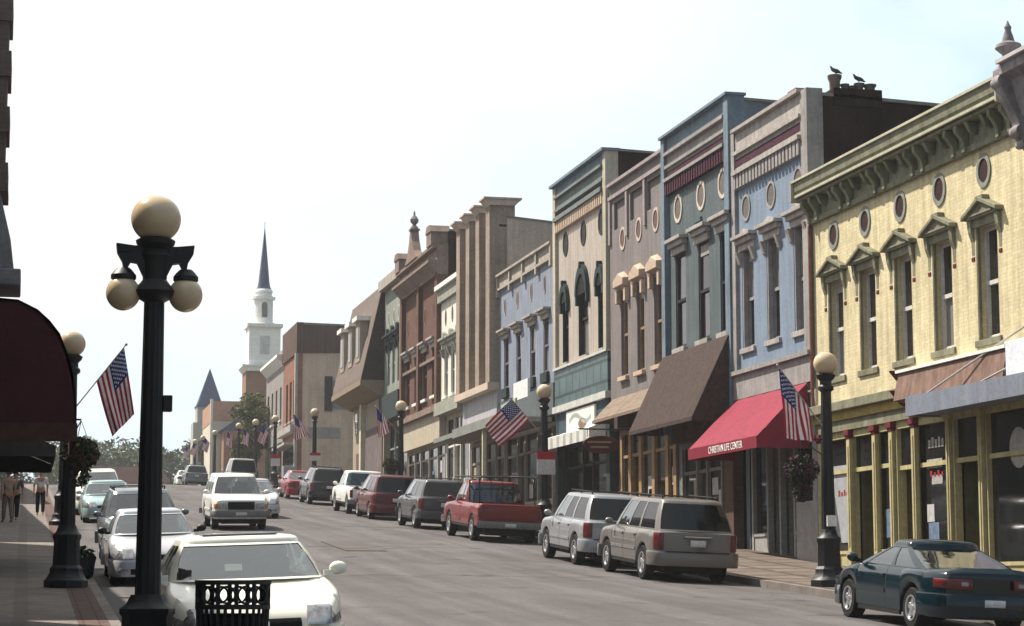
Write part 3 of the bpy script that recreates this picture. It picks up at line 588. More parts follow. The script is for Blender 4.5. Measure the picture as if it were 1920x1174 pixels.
# ---- cream building with dark green trim
CRM = mat('cream_stucco', (0.4, 0.345, 0.305), .85, .13, .9, streak=.2, bump=.2, bscale=14); DGRN = mat('dark_green_trim', (0.026, 0.04, 0.04), .75, .25, 2); TEALTILE = mat('teal_tiles', (.075, .12, .125), .45, .25, 1.5, brick=(.95, .72, (.35, .37, .37)))
y0, y1 = 68.6, 76.05; r = bld('cream building with dark arched window hoods above teal tiles', y0, y1)
wc = [(74.5, .75), (71.95, 1.25), (69.55, .75)]
wall_holes(r, 'facade', CRM, y0, y1, 10.0, 15.6, [(c - w / 2, c + w / 2, 10.15, 12.9) for c, w in wc], d=.3)
for c, w in wc:
    window(r, c, w, 10.15, 12.9, DKSASH, CRM, hood_arch(DGRN), x=X0 - .02, fw=.09); q = MB(); q.box(X0 - .03, X0 + .08, c + w / 2 - .06, c + w / 2 + .03, 10.16, 12.6); q.build('window_casing', DGRN, r); oval(r, c, 14.64, .27, .36, DGRN, mat('black_louvre', (.03, .03, .03), .8, .3, 8), .1, .1)
bulk(r, y0, y1, g(y0) - .6, 17.0, 20, slope=.7)
for a_, b_ in ((y0, y0 + .38), (y1 - .38, y1)): q = MB(); q.box(X0 - .12, X0 + .35, a_, b_, 10.07, 16.998); q.build('pilaster', mat('cream_pilaster', (.42, .38, .31), .85, .13, 2, streak=.2), r)
banded(r, y0 + .38, y1 - .38, 15.2, 16.5, mat('grey_green_frieze', (.17, .20, .20), .8, .2, 2, streak=.2), MAUT, MAR, [(15.62, 15.78, .22), (16.0, 16.1, .16)], [(15.82, 15.96)], 26)
q = MB(); q.box(X0 - .05, X0 + .35, y0 + .38, y1 - .38, 16.602, 17.0); q.box(X0 - .26, X0 + .4, y0 - .05, y1 + .05, 17.001, 17.1); q.build('coping', BLUET, r)
q = MB(); q.box(X0 - .06, X0 + .3, y0 + .06, y1 - .06, 8.6, 9.97); q.build('tile_panel', TEALTILE, r)
q = MB(); q.box(X0 - .14, X0 + .3, y0, y1, 9.972, 10.06); q.box(X0 - .16, X0 + .3, y0 + .02, y1 - .02, 8.36, 8.598); q.build('ledge', mat('pale_ledge', (.46, .46, .43), .8, .2, 2), r)
q = MB(); q.box(X0, X0 + .3, y0 + .02, y1 - .02, 7.2, 8.355); q.build('fascia', mat('navy_teal', (.05, .075, .10), .7, .2, 2), r)
q = MB(); q.box(X0 - .09, X0 - .002, 70.3, 74.2, 7.45, 8.28); sg = q.build('sign_panel', mat('white_board', (.62, .62, .60), .6, .1, 3), r, bevel=.01)
q = MB(); q.oval((71.9, 7.72), .55, .17, X0 - .095, 24); q.ring((71.9, 7.72), .5, .15, .05, .03, X0 - .095, X0 - .1); q.build('emblem', mat('brown_emblem', (.20, .12, .10), .7, .2, 4), sg)
q = MB()
for i in range(22): t = i / 21; yy = 73.7 - 2.9 * t; q.box(X0 - .098, X0 - .0945, yy - .05, yy + .05, 7.85 + .16 * sin(t * 6) , 8.0 + .16 * sin(t * 6))
q.build('swirl', mat('sage_paint', (.35, .42, .38), .7, .2, 4), sg)
aw = awning(r, y0 + .5, y1 - .2, X0 - .01, 7.55, 18.9, 7.36, .42, mat('white_canvas', (.62, .60, .55), .8, .1, 2), mat('white_valance', (.55, .54, .50), .8, .1, 2))
for k in range(7): yy = y0 + .9 + k * (y1 - y0 - .9) / 7; q = MB(); q.box(18.884, 18.887, yy, yy + .35, 6.95, 7.34); q.build('valance_stripe', mat('grey_stripe', (.33, .34, .33), .8), aw)
for a_, b_ in ((y0, y0 + .45), (y1 - .35, y1)): q = MB(); q.box(X0 - .02, X0 + .3, a_, b_, g(y0) - .3, 8.35); q.build('pier', DGRN, r)
shopfront(r, y0 + .45, y1 - .35, g(72) + .2, 7.2, DKSASH, [(2, 'w'), (1.1, 'd'), (2.2, 'w')])
# ---- pale blue building
PB = mat('pale_blue_paint', (0.215, 0.24, 0.3), .85, .14, .9, streak=.2, bump=.2, bscale=14); PBT = mat('grey_beige_trim', (.36, .32, .28), .85, .2, 2, streak=.2)
y0, y1 = 76.3, 85.75; r = bld('pale blue two storey building with four flat lintels and panelled parapet', y0, y1)
wc = [84.4, 82.15, 79.75, 77.55]
wall_holes(r, 'facade', PB, y0, y1, 9.6, 14.35, [(c - .42, c + .42, 10.1, 12.2) for c in wc], d=.3)
for c in wc:
    window(r, c, .84, 10.1, 12.2, mat('violet_sash', (.14, .12, .14), .7, .2, 4), DGRN, hood_flat(PBT, 0, .8), x=X0 - .08, fw=.1, sill_h=.4)
    q = MB(); q.ring((c + .2, 13.58), .1, .32, .06, .06, X0 + .02, X0 - .025, 16); o = q.build('slit_window', PBT, r, smooth=35); q = MB(); q.oval((c + .2, 13.58), .12, .34, X0 - .006, 16); q.build('pane', MAR, o)
bulk(r, y0, y1, g(y0) - .6, 14.6, 20, slope=.5)
q = MB(); q.box(X0 - .06, X0 + .35, y0, y1, 14.351, 14.95); q.box(X0 - .2, X0 + .38, y0, y1, 14.951, 15.05); q.box(X0 - .14, X0 - .061, y0, y1, 14.36, 14.46)
for k in range(5): yy = y0 + .1 + k * (y1 - y0 - .2) / 4; q.box(X0 - .15, X0 - .062, yy - .1, yy + .1, 14.461, 14.95)
for k in range(5): yy = y0 + .1 + k * (y1 - y0 - .2) / 4; q.box(X0 - .16, X0 - .002, yy - .12, yy + .12, 14.1, 14.35)
q.build('parapet', PBT, r)
q = MB(); q.box(X0 - .05, X0 + .3, y0, y1, 8.4, 9.598); q.build('sign_band', mat('slate_band', (.10, .115, .125), .8, .2, 2), r)
q = MB(); q.box(X0 - 2.0, X0 - .052, y0 + .2, y1 - .1, 8.12, 8.3); q.box(X0 - 2.05, X0 - 2.002, y0 + .2, y1 - .1, 8.05, 8.42); cano = q.build('canopy', mat('grey_canopy', (.20, .21, .19), .8, .2, 2), r)
q = MB(); q.box(X0 - 1.95, X0 - 1.8, 80.1, 80.25, g(80), 8.12); q.build('canopy_post', mat('cream_post', (.52, .48, .34), .8, .15, 3), cano)
q = MB(); q.box(X0 - .9, X0 - .8, 76.9, 79.3, 9.1, 9.8); q.build('sign_panel', mat('white_panel', (.6, .62, .62), .7, .1, 3), r)
q = MB(); q.prism([(77.2, 8.45), (79.5, 8.45), (79.5, 8.95), (77.0, 9.05)], 'x', X0 - 1.35, X0 - 1.28); q.build('sign_panel', mat('sage_panel', (.33, .38, .28), .7, .1, 3), r)
shopfront(r, y0 + .1, y1 - .1, g(81) + .2, 8.2, mat('beige_shopfront', (.34, .30, .26), .8, .15, 3), [(1.6, 'w'), (1, 'd'), (1.6, 'w'), (1.8, 'w'), (1, 'd')])
# ---- tall tan building with four pilasters
TAN = mat('tan_brickwork', (.31, .25, .205), .88, .18, 1, streak=.2, brick=(.3, .1, (.9, .89, .87))); TANS = mat('tan_side_stucco', (0.500, 0.400, 0.340), .9, .15, .6, streak=.15)
y0, y1 = 85.78, 92.85; r = bld('tall tan building with four pilasters rising above its roof line', y0, y1)
pc = [y0 + .4 + k * (y1 - y0 - .8) / 3 for k in range(4)]; wc = [(a + b) / 2 for a, b in zip(pc, pc[1:])]
wall_holes(r, 'facade', TAN, y0, y1, 10.5, 17.2, [(c - .5, c + .5, 11.1, 13.4) for c in wc] + [(c - .5, c + .5, 14.3, 16.2) for c in wc], d=.3)
for c in wc:
    window(r, c, 1.0, 11.1, 13.4, BRSASH, WHITEP, None, x=X0 - .01); window(r, c, 1.0, 14.3, 16.2, BRSASH, WHITEP, None, x=X0 - .01)
    q = MB(); q.box(X0 - .06, X0 - .002, c - .7, c + .7, 16.55, 16.72); q.build('string_course', TANS, r)
bulk(r, y0, y1, g(y0) - .6, 17.6, 20, m_=TANS, slope=1.6)
for y in pc:
    q = MB(); q.box(X0 - .42, X0 - .001, y - .38, y + .38, 10.5, 17.3); q.box(X0 - .42, X0 + .7, y - .38, y + .38, 17.301, 18.12); p_ = q.build('pilaster', TAN, r)
    q = MB(); q.prism([(X0 - .42, 18.122), (X0 + .7, 18.122), (X0 + .92, 18.38), (X0 - .64, 18.38)], 'y', y - .5, y + .5); q.box(X0 - .7, X0 + .98, y - .54, y + .54, 18.381, 18.46); q.build('capital', TANS, p_)
q = MB(); q.box(X0 - .5, X0 + .3, y0, y1, 10.2, 10.498); q.build('shop_cornice', TANS, r)
PALEV = mat('pale_violet_siding', (.40, .385, .42), .8, .12, 1.5, streak=.2)
q = MB(); q.box(X0 - .1, X0 + .3, y0, y1, 8.35, 10.198); q.build('sign_band', PALEV, r)
q = MB(); q.box(X0 - 1.5, X0 - .101, y0 + .1, y1 - .3, 8.3, 8.5); q.build('canopy', mat('grey_canopy', (.2, .21, .19), .8), r)
shopfront(r, y0 + .1, y1 - .1, g(89) + .2, 8.3, PBT, [(1.6, 'w'), (1, 'd'), (1.6, 'w'), (1.4, 'w')])
# ---- narrow white building
WHT = mat('cream_white_paint', (0.64, 0.62, 0.55), .85, .1, 1, streak=.15); WGR = mat('olive_grey_trim', (0.27, 0.27, 0.23), .85, .2, 2)
y0, y1 = 92.9, 98.5; r = bld('narrow cream white building between the tan pilasters and the brown gable', y0, y1)
wc = [97.2, 95.6, 94.0]
wall_holes(r, 'facade', WHT, y0, y1, 10.6, 15.9, [(c - .42, c + .42, 10.9, 13.2) for c in wc], d=.25)
for c in wc:
    window(r, c, .84, 10.9, 13.2, mat('grey_blue_sash', (.22, .24, .24), .7, .2, 4), WHT, hood_flat(WGR, .3), x=X0 - .01)
    q = MB(); q.ring((c + .1, 14.7), .12, .34, .06, .06, X0 + .02, X0 - .025, 16); o = q.build('slit_window', WGR, r, smooth=35); q = MB(); q.oval((c + .1, 14.7), .14, .36, X0 - .006, 16); q.build('pane', MAR, o)
bulk(r, y0, y1, g(y0) - .6, 15.9, 18, slope=.5)
q = MB(); q.box(X0 - .2, X0 + .35, y0, y1, 15.5, 16.1); q.build('cornice', WGR, r); q = MB(); q.box(X0 - .35, X0 + .4, y0 - .02, y1 + .02, 16.101, 16.32); q.build('coping', WHITEP, r)
q = MB(); q.box(X0 - .35, X0 + .3, y0, y1, 10.0, 10.6); q.build('shop_cornice', WGR, r)
shopfront(r, y0 + .1, y1 - .1, g(96) + .2, 10.0, WHT, [(1.2, 'w'), (1, 'd'), (1.4, 'w')], transom=1.3)
# ---- brown brick building with a gable
BRB = mat('red_brown_brick', (0.135, 0.075, 0.057), .9, .22, 1.1, streak=.15, brick=(.25, .085, (.85, .82, .8))); BRT = mat('brownstone_trim', (.22, .165, .14), .9, .25, 1.6, streak=.2)
y0, y1 = 98.52, 108.8; r = bld('ornate red brown brick building with a pointed gable and finial', y0, y1)
wc = [107.4, 105.0, 102.6, 100.2]
wall_holes(r, 'facade', BRB, y0, y1, 10.6, 17.0, [(c - .5, c + .5, 11.2, 13.6) for c in wc], d=.3)
for c in wc:
    window(r, c, 1.0, 11.2, 13.6, mat('maroon_sash', (.09, .05, .05), .7, .2, 4), WHITEP, hood_flat(BEIGE, 0), x=X0 - .01)
    q = MB(); q.ring((c, 15.4), .16, .4, .07, .07, X0 + .02, X0 - .025, 16); o = q.build('slit_window', BRT, r, smooth=35); q = MB(); q.oval((c, 15.4), .18, .42, X0 - .006, 16); q.build('pane', MAR, o)
bulk(r, y0, y1, g(y0) - .6, 19.15, 20, slope=.5)
q = MB(); q.box(X0 - .2, X0 + .35, y0, y1, 17.01, 18.3)
q.prism([(X0 - .6, 17.55), (X0 - .2, 17.1), (X0 - .2, 17.55)], 'y', y0 - .02, y1 + .02); q.box(X0 - .65, X0 - .2, y0 - .03, y1 + .03, 17.551, 17.7); q.box(X0 - .45, X0 + .35, y0, y1, 18.3, 18.45)
q.build('cornice', BRT, r)
q = MB(); gy = 104.2; q.prism([(gy - 1.7, 18.45), (gy + 1.7, 18.45), (gy + .9, 18.9), (gy + .4, 19.5), (gy + .16, 20.05), (gy - .16, 20.05), (gy - .4, 19.5), (gy - .9, 18.9)], 'x', X0 - .5, X0 - .1); q.box(X0 - .55, X0 - .05, gy - .26, gy + .26, 20.05, 20.14); gb = q.build('gable', BRT, r)
q = MB(); q.lathe([(.22, 0), (.2, .1), (.08, .22), (.2, .36), (.23, .5), (.14, .64), (.05, .74), (.06, .82), (.01, .98)], 12, (X0 - .3, gy, 20.14)); q.build('finial', STONE, gb, smooth=40)
for yy in (y0 + .7, y1 - .6):
    q = MB(); q.box(X0 - .5, X0 + .4, yy - .6, yy + .6, 18.45, 19.1); q.prism([(yy - .7, 19.101), (yy + .7, 19.101), (yy + .35, 19.45), (yy - .35, 19.45)], 'x', X0 - .55, X0 + .45); q.build('parapet_pier', BRT, r)
for yy in (y0 + .3, (y0 + y1) / 2, y1 - .3): q = MB(); q.box(X0 - .22, X0 - .002, yy - .28, yy + .28, 10.6, 17.2); q.build('pilaster', BRB, r)
q = MB(); q.box(X0 - .16, X0 - .002, y0, y1, 12.9, 13.05); q.build('string_course', BRT, r)
q = MB(); q.box(X0 - .3, X0 + .3, y0, y1, 10.3, 10.6); q.build('shop_cornice', BRT, r)
q = MB(); q.box(X0 - .06, X0 + .3, y0, y1, 8.9, 10.3); q.build('sign_band', mat('beige_panel', (.42, .37, .29), .85, .12, 1.5, streak=.15), r)
shopfront(r, y0 + .1, y1 - .1, g(103) + .2, 8.9, PBT, [(1.2, 'w'), (1, 'd'), (1.4, 'w'), (1.4, 'w'), (1.2, 'w')], transom=.5)
# ---- narrow green and white building
y0, y1 = 108.85, 114.8; r = bld('narrow weathered green and white building beside the mansard roof', y0, y1)
NGR = mat('weathered_green', (.26, .28, .24), .85, .25, 1, streak=.3); wc = [113.4, 111.8, 110.2]
wall_holes(r, 'facade', NGR, y0, y1, 12.3, 18.3, [(c - .42, c + .42, 12.9, 15.2) for c in wc], d=.25)
for c in wc:
    window(r, c, .84, 12.9, 15.2, mat('blue_white_sash', (.36, .42, .46), .7, .2, 4), None, hood_flat(DGRN, .4), x=X0 - .01)
    q = MB(); q.ring((c, 16.6), .14, .36, .06, .06, X0 + .02, X0 - .025, 16); o = q.build('slit_window', WHT, r, smooth=35); q = MB(); q.oval((c, 16.6), .16, .38, X0 - .006, 16); q.build('pane', MAR, o)
bulk(r, y0, y1, g(y0) - .6, 18.5, 18, slope=.5)
q = MB(); q.box(X0 - .4, X0 + .36, y0, y1, 18.3, 18.85); q.box(X0 - .15, X0 - .002, y0, y0 + .4, 12.3, 18.3); q.build('cornice', PBT, r)
q = MB(); q.box(X0 - .3, X0 + .3, y0, y1, 10.9, 12.3); q.build('shop_cornice', DGRN, r)
shopfront(r, y0 + .1, y1 - .1, g(111) + .2, 10.9, mat('grey_shopfront', (.22, .22, .2), .8, .2, 3), [(1.2, 'w'), (1, 'd'), (1.4, 'w')], transom=1.3)
# ---- mansard building
MANS = mat('mauve_shingle', (0.16, 0.125, 0.11), .9, .18, 1.5, brick=(.35, .22, (.8, .8, .8))); STUC = mat('tan_stucco', (.33, .27, .21), .9, .14, .8, streak=.15)
y0, y1 = 114.85, 126.0; r = bld('tan shop with a steep overhanging mansard roof and dormers', y0, y1)
wall_holes(r, 'facade', STUC, y0, y1, g(y0) - .6, 12.9, [], d=.2)
bulk(r, y0, y1, g(y0) - .6, 18.4, 20, slope=.3)
q = MB(); q.prism([(X0 - 1.31, 13.35), (X0 - 1.28, 13.6), (X0 - .12, 18.75), (X0 + .36, 18.95), (X0 + .36, 13.35)], 'y', y0 + .05, y1); q.build('mansard_roof', MANS, r)
q = MB(); q.prism([(X0 - 1.3, 13.36), (X0 - 1.27, 13.6), (X0 - .11, 18.74), (X0 + .37, 18.94), (X0 + .37, 13.36)], 'y', y0, y0 + .048); q.build('gable_end', mat('shade_painted_shingle', (.045, .035, .033), .9, .3, 1.5, brick=(.35, .22, (.8, .8, .8))), r)  # roof shingle again, darkened in colour for the shade on this end
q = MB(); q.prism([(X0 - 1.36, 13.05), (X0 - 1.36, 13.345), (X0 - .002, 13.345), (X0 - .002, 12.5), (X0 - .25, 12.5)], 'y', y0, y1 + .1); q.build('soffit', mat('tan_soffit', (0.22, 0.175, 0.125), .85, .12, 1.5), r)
for yy in (117.6, 120.5, 123.6):
    q = MB(); q.box(X0 - 1.1, X0 - .1, yy - .7, yy + .7, 14.6, 16.95); d = q.build('dormer', STUC, r)
    q = MB(); q.box(X0 - 1.3, X0 - .1, yy - .85, yy + .85, 16.951, 17.2); q.build('dormer_roof', WHITEP, d)
    q = MB(); q.box(X0 - 1.13, X0 - 1.101, yy - .45, yy + .45, 14.9, 16.6); q.build('window', PANE_DARK, d)
q = MB(); q.lathe([(.25, 0), (.25, .9), (.3, .9), (.3, 1.05), (.05, 1.15)], 10, (X0 + 1.5, 119, 18.3)); q.build('roof_vent', DARK, r, smooth=30)
for yy, w in ((124.6, .9), (122.4, 1.2)): q = MB(); q.box(X0 - .05, X0 - .002, yy - w / 2, yy + w / 2, 11.0, 12.2); q.build('window', PANE_DARK, r)
q = MB(); q.box(X0 - .3, X0 - .001, 121.2, 121.8, g(121), 12.5); q.build('pier', mat('cream_pier', (.5, .47, .36), .85, .15, 2), r)
q = MB(); q.box(X0 - .06, X0 - .002, y0 + .3, 120.9, g(118) + .2, 10.9); q.build('shopfront_panel', mat('dull_mauve', (.16, .13, .13), .8, .25, 2, streak=.3), r)
q = MB(); q.box(X0 - .04, X0 - .002, 123.4, 124.5, g(124) + .1, g(124) + 2.4); q.build('door', mat('maroon_door', (.12, .06, .07), .7), r)
# ---- corner building beyond the side street: brick front, tan side
OBR = mat('orange_brick', (0.24, 0.115, 0.078), .9, .2, .9, streak=.15); PKB = mat('rose_brown_brick', (.22, .12, .095), .9, .2, .9, streak=.15)
y0, y1 = 153.0, 161.8; r = bld('tall corner building with orange brick front, tan side wall and dark brown top', y0, y1)
wall_holes(r, 'facade', OBR, y0, y1, g(y0) - .8, 21.2, [(c - .6, c + .6, 14.2, 17.2) for c in (155, 157.2, 159.4)], d=.3)
for c in (155, 157.2, 159.4): window(r, c, 1.2, 14.2, 17.2, DKSASH, BEIGE, None)
bulk(r, y0, y1, g(y0) - .8, 21.2, 24, m_=mat('tan_side_wall', (0.532, 0.410, 0.320), .9, .14, .5, streak=.15), slope=.4)
q = MB(); q.prism([(X0 + .36, 19.0), (X0 + 9, 19.2), (X0 + 9, 21.0), (X0 + .36, 21.15)], 'y', y0 - .05, y0 + .005); q.box(X0 - .12, X0 + .36, y0 - .05, y1, 19.0, 21.3); q.build('upper_band', mat('dark_brown_band', (.10, .06, .05), .9, .25, 1, streak=.3), r)
q = MB(); q.box(X0 - .2, X0 - .002, y0 - .02, y0 + .5, g(y0) - .5, 19.0); q.build('quoin', BEIGE, r)
q = MB(); q.box(X0 + 2.6, X0 + 3.9, y0 - .06, y0 + .005, 14.9, 17.0); w_ = q.build('window', PANE_PALE, r)
for xx in (2.0, 3.95): q = MB(); q.box(X0 + xx, X0 + xx + .58, y0 - .07, y0 + .004, 14.7, 17.3); q.build('shutter', DKSASH, w_)
q = MB(); q.box(X0 + .8, X0 + 3.2, y0 - .03, y0 + .005, 12.7, 13.5); q.build('painted_sign', mat('faded_sign', (.26, .25, .235), .9, .15, 1.5), r)
q = MB(); q.box(X0 - .5, X0 - .002, y0 + .2, y1, 13.2, 13.7); q.box(X0 - .9, X0 - .002, y0 + .5, y1 - .5, 12.2, 12.4); q.build('shop_cornice', BEIGE, r)
q = MB(); q.box(X0 - .05, X0 - .002, y0 + .6, y1 - .6, g(y0) + .5, 12.1); q.build('display_window', GLASS, r)
y0, y1 = 161.85, 173.6; r = bld('grey building with a pale cornice beside the street tree', y0, y1)
GRY = mat('grey_stucco', (.27, .25, .24), .9, .15, .7, streak=.2)
wall_holes(r, 'facade', GRY, y0, y1, g(y0) - .8, 20.3, [(c - .55, c + .55, 14.8, 17.4) for c in (163.5, 166.4, 169.2, 172)], d=.3)
for c in (163.5, 166.4, 169.2, 172): window(r, c, 1.1, 14.8, 17.4, DKSASH, WHITEP, None)
bulk(r, y0, y1, g(y0) - .8, 20.2, 24, slope=.4)
q = MB(); q.prism([(X0 - .5, 19.6), (X0 - .002, 19.0), (X0 - .002, 19.6)], 'y', y0, y1); q.box(X0 - .55, X0 - .002, y0, y1, 19.602, 19.85); q.build('cornice', WHITEP, r)
for k in range(4): q = MB(); q.box(X0 - .05, X0 - .002, y0 + .5 + k * 2.9, y0 + 2.8 + k * 2.9, g(y0) + .8, 13); q.build('display_window', GLASS, r)
# ---- church with a white steeple
CX, CY = 25.6, 232.0; zg = g(CY); r = empty('church', (CX, CY, zg), 'brick church with a tall white steeple and dark slate spire', 'church')
CBR = mat('church_brick', (.25, .14, .10), .9, .2, .6); CWH = mat('steeple_white', (.82, .82, .80), .7, .06, 2, brick=(8, .3, (.88, .88, .88))); SLATE = mat('spire_slate', (.05, .075, .13), .6, .2, 1.5)
q = MB(); q.box(CX - 2.05, CX + 2.05, CY - 2.05, CY + 2.05, zg - 1, 25.4); q.build('tower', CBR, r)
q = MB(); q.box(CX - 4, CX + 12, CY + 2.06, CY + 26, zg - 1, 19); q.build('nave', CBR, r)
q = MB(); q.prism([(CX - 4.5, 19), (CX + 12.5, 19), (CX + 4, 25)], 'y', CY + 2.06, CY + 26.2); q.build('roof', SLATE, r)
q = MB(); q.prism([(CX - 2.05, 25.41), (CX + 2.05, 25.41), (CX + 2.45, 25.9), (CX - 2.45, 25.9)], 'y', CY - 2.4, CY + 2.4); q.box(CX - 2.5, CX + 2.5, CY - 2.5, CY + 2.5, 25.901, 26.1); q.build('cornice', WHITEP, r)
q = MB(); q.box(CX - 1.75, CX + 1.75, CY - 1.75, CY + 1.75, 26.1, 30.4); t1 = q.build('steeple_base', CWH, r)
q = MB(); q.box(CX - 1.98, CX + 1.98, CY - 1.98, CY + 1.98, 30.401, 30.75); q.build('ledge', WHITEP, t1)
q = MB(); q.box(CX - .55, CX + .55, CY - 1.79, CY - 1.751, 27.4, 29.4); q.build('louvre', mat('pale_louvre', (.5, .5, .5), .8), t1)
q = MB(); q.lathe([(1.3, 0), (1.3, .25), (1.05, .3), (1.05, 2.9), (1.32, 2.95), (1.32, 3.2), (.95, 3.25), (.92, 3.7), (1.05, 3.75), (1.0, 3.9), (.86, 4.1)], 16, (CX, CY, 30.75)); t2 = q.build('belfry', CWH, r)
q = MB(); q.box(CX - .3, CX + .3, CY - 1.12, CY - 1.04, 31.6, 33.0); q.prism([(CX + .3 * cos(pi * i / 8), 33.0 + .3 * sin(pi * i / 8)) for i in range(9)], 'y', CY - 1.12, CY - 1.04); q.build('arch_opening', mat('louvre_grey', (.16, .15, .15), .8), t2)
q = MB(); q.lathe([(.86, 0), (.70, .35), (.62, .8), (.03, 7.0)], 8, (CX, CY, 34.86)); sp = q.build('spire', SLATE, r)
q = MB(); q.tube((CX, CY, 41.8), (CX, CY, 42.6), .03, n=6); q.build('finial', SLATE, sp)
# ---- grey tower with a pyramid roof
tx, ty = 22.3, 262.0; zg = g(ty); r = empty('church_tower', (tx, ty, zg), 'grey stone tower with a pointed pyramid roof far down the street', 'tower')
GST = mat('grey_stone', (.36, .35, .32), .9, .18, .6)
q = MB(); q.box(tx - 2.1, tx + 1.7, ty - 1.9, ty + 1.9, zg - 1, 21.9); q.box(tx - 1.6, tx + 1.5, ty - 1.7, ty + 1.7, 21.9, 23.9); b_ = q.build('tower_wall', GST, r)
q = MB(); q.prism([(tx - 1.7, ty - 1.9), (tx + 1.6, ty - 1.9), (tx + 1.6, ty + 1.9), (tx - 1.7, ty + 1.9)], 'z', 23.9, 24.1); q.add([(tx - 1.6, ty - 1.8, 24.1), (tx + 1.5, ty - 1.8, 24.1), (tx + 1.5, ty + 1.8, 24.1), (tx - 1.6, ty + 1.8, 24.1), (tx, ty, 28.9)], [(0, 1, 4), (1, 2, 4), (2, 3, 4), (3, 0, 4)]); q.build('pyramid_roof', SLATE, r)
for xx in (-1.2, -.1, 1.0): q = MB(); q.box(tx + xx - .25, tx + xx + .25, ty - 1.94, ty - 1.901, 17, 19.6); q.build('window', PANE_DARK, r)
# ---- pale shop with an orange upper wall, behind the tree
y0 = 238.0; r = empty('shop_building', (21.5, y0, g(y0)), 'small pale building with an orange upper wall below the grey tower', 'building')
q = MB(); q.box(20.7, 27, y0, y0 + 14, g(y0) - 1, 20.4); q.build('wall', mat('pale_render', (.5, .46, .38), .9, .12, .6), r)
q = MB(); q.box(20.66, 27.04, y0 - .05, y0 + 14, 20.401, 22.7); q.build('upper_wall', mat('orange_tile', (0.36, 0.21, 0.14), .9, .15, .8), r)
q = MB(); q.box(20.4, 20.69, y0 - .1, y0 + .4, g(y0) - 1, 22.9); q.build('corner_post', WHT, r)
q = MB(); q.box(21.6, 23.0, y0 - .04, y0 - .001, 13.2, 15.4); q.build('display_window', PANE_DARK, r)
# ---- low red-roofed building and brick wall at the end of the street
y0 = 292.0; r = empty('low_building', (14, y0, g(y0)), 'low dark red roofed building at the far end of the street', 'building')
q = MB(); q.box(8.5, 19.2, y0, y0 + 8, g(y0) - 1, 15.9); q.build('wall', mat('far_brick', (.24, .15, .12), .9, .2, .6), r)
q = MB(); q.prism([(8.0, 15.9), (19.6, 15.9), (18.4, 18.0), (9.4, 18.0)], 'y', y0 - .6, y0 + 8.6); q.build('roof', mat('dull_red_roof', (.22, .11, .09), .9, .2, .8), r)
q = MB(); q.box(9.2, 18.6, y0 - .05, y0 - .002, 12.8, 14.9); q.build('window', PANE_DARK, r)
# ---- chimney pots (with the birds) on the light blue building's wall
POT = mat('clay_pot', (.14, .115, .10), .95, .3, 4)
cp = empty('chimney_stack', (20.8, 49.9, 14.4), 'row of grey broken chimney pots on the dark brick wall', 'chimney')
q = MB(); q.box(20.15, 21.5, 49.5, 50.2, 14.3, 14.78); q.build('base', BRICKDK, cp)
for i, (xx, h_, rr) in enumerate(((20.34, .42, .17), (20.62, .2, .11), (20.82, .16, .1), (21.02, .24, .13), (21.32, .22, .16))):
    q = MB(); q.lathe([(rr * .8, 0), (rr * .85, h_ * .6), (rr * 1.08, h_ * .8), (rr * 1.12, h_), (rr * .7, h_), (rr * .7, h_ * .5)], 12, (xx, 49.88, 14.78)); q.build('chimney_pot', POT, cp, smooth=40)
cp = empty('chimney', (20.65, 53.1, 14.5), 'small red brick chimney at the top of the light blue parapet', 'chimney')
q = MB(); q.box(20.45, 20.85, 52.9, 53.4, 13.8, 15.45); q.build('stack', mat('red_chimney_brick', (.25, .09, .08), .9, .2, 2), cp); q = MB(); q.box(20.39, 20.91, 52.84, 53.46, 15.45, 15.58); q.build('cap', mat('red_chimney_brick', (.25, .09, .08)), cp)
# ------------------------------------------------------------------ left side of the street
LBR = mat('grey_brown_brick', (.16, .12, .11), .9, .25, 1.2, brick=(.22, .075, (.8, .78, .75))); MARC = mat('maroon_canvas', (0.059, 0.019, 0.022), .85, .2, 1.5)  # LBR: plain grey-brown brick in its own colour
GREYW = mat('grey_stone_trim', (.22, .21, .22), .9, .25, 2)
xl = -2.8; r = empty('corner_building', (xl, 24, g(24)), 'dark brick building at the left edge with a narrow quoined bay over a maroon awning', 'building')
q = MB(); q.box(xl - 12, xl, 12, 34, g(12) - .6, 11.3); q.build('wall', LBR, r)
q = MB(); q.box(xl + .002, -.42, 30.9, 32, 7.75, 11.4)
for k in range(9):
    if k % 2 == 0: q.box(-1.2, -.37, 30.86, 32.04, 7.75 + k * .42, 7.75 + k * .42 + .38)
q.box(xl + .003, -.36, 30.84, 32.06, 7.7, 7.82); q.build('bay', LBR, r)
q = MB(); q.prism([(xl + .002, 6.55), (-.24, 6.55), (-.30, 7.0), (-.47, 7.69), (xl + .002, 7.69)], 'y', 30.9, 32); q.box(xl + .002, -.14, 30.7, 32.1, 6.3, 6.54); q.build('bay_skirt', GREYW, r, bevel=.02)
pf = [(xl, 6.29), (-.6, 6.29), (-.17, 6.26), (.12, 6.12), (.30, 5.96), (.46, 5.76), (.58, 5.46), (.66, 5.2), (.70, 4.95), (.725, 4.6), (.73, 4.15), (.71, 4.15), (.70, 4.6), (.67, 4.95), (.55, 5.42), (.43, 5.72), (.1, 6.07), (-.17, 6.22), (xl, 6.25)]
KA = 28.0 / 32; pf = pf[:14] + [(.73, 4.3), (.71, 4.3)] + pf[16:] if False else pf; pf = [(x_ * KA if x_ > -1 else xl, 2 + (z_ - 2) * KA) for x_, z_ in pf]
q = MB(); q.prism(pf, 'y', 28, 31.6); q.prism([(xl, 4.45), (xl, 5.735)] + pf[1:11] + [(.63, 4.02), (xl, 4.02)], 'y', 28, 28.04); aw = q.build('awning', MARC, r)
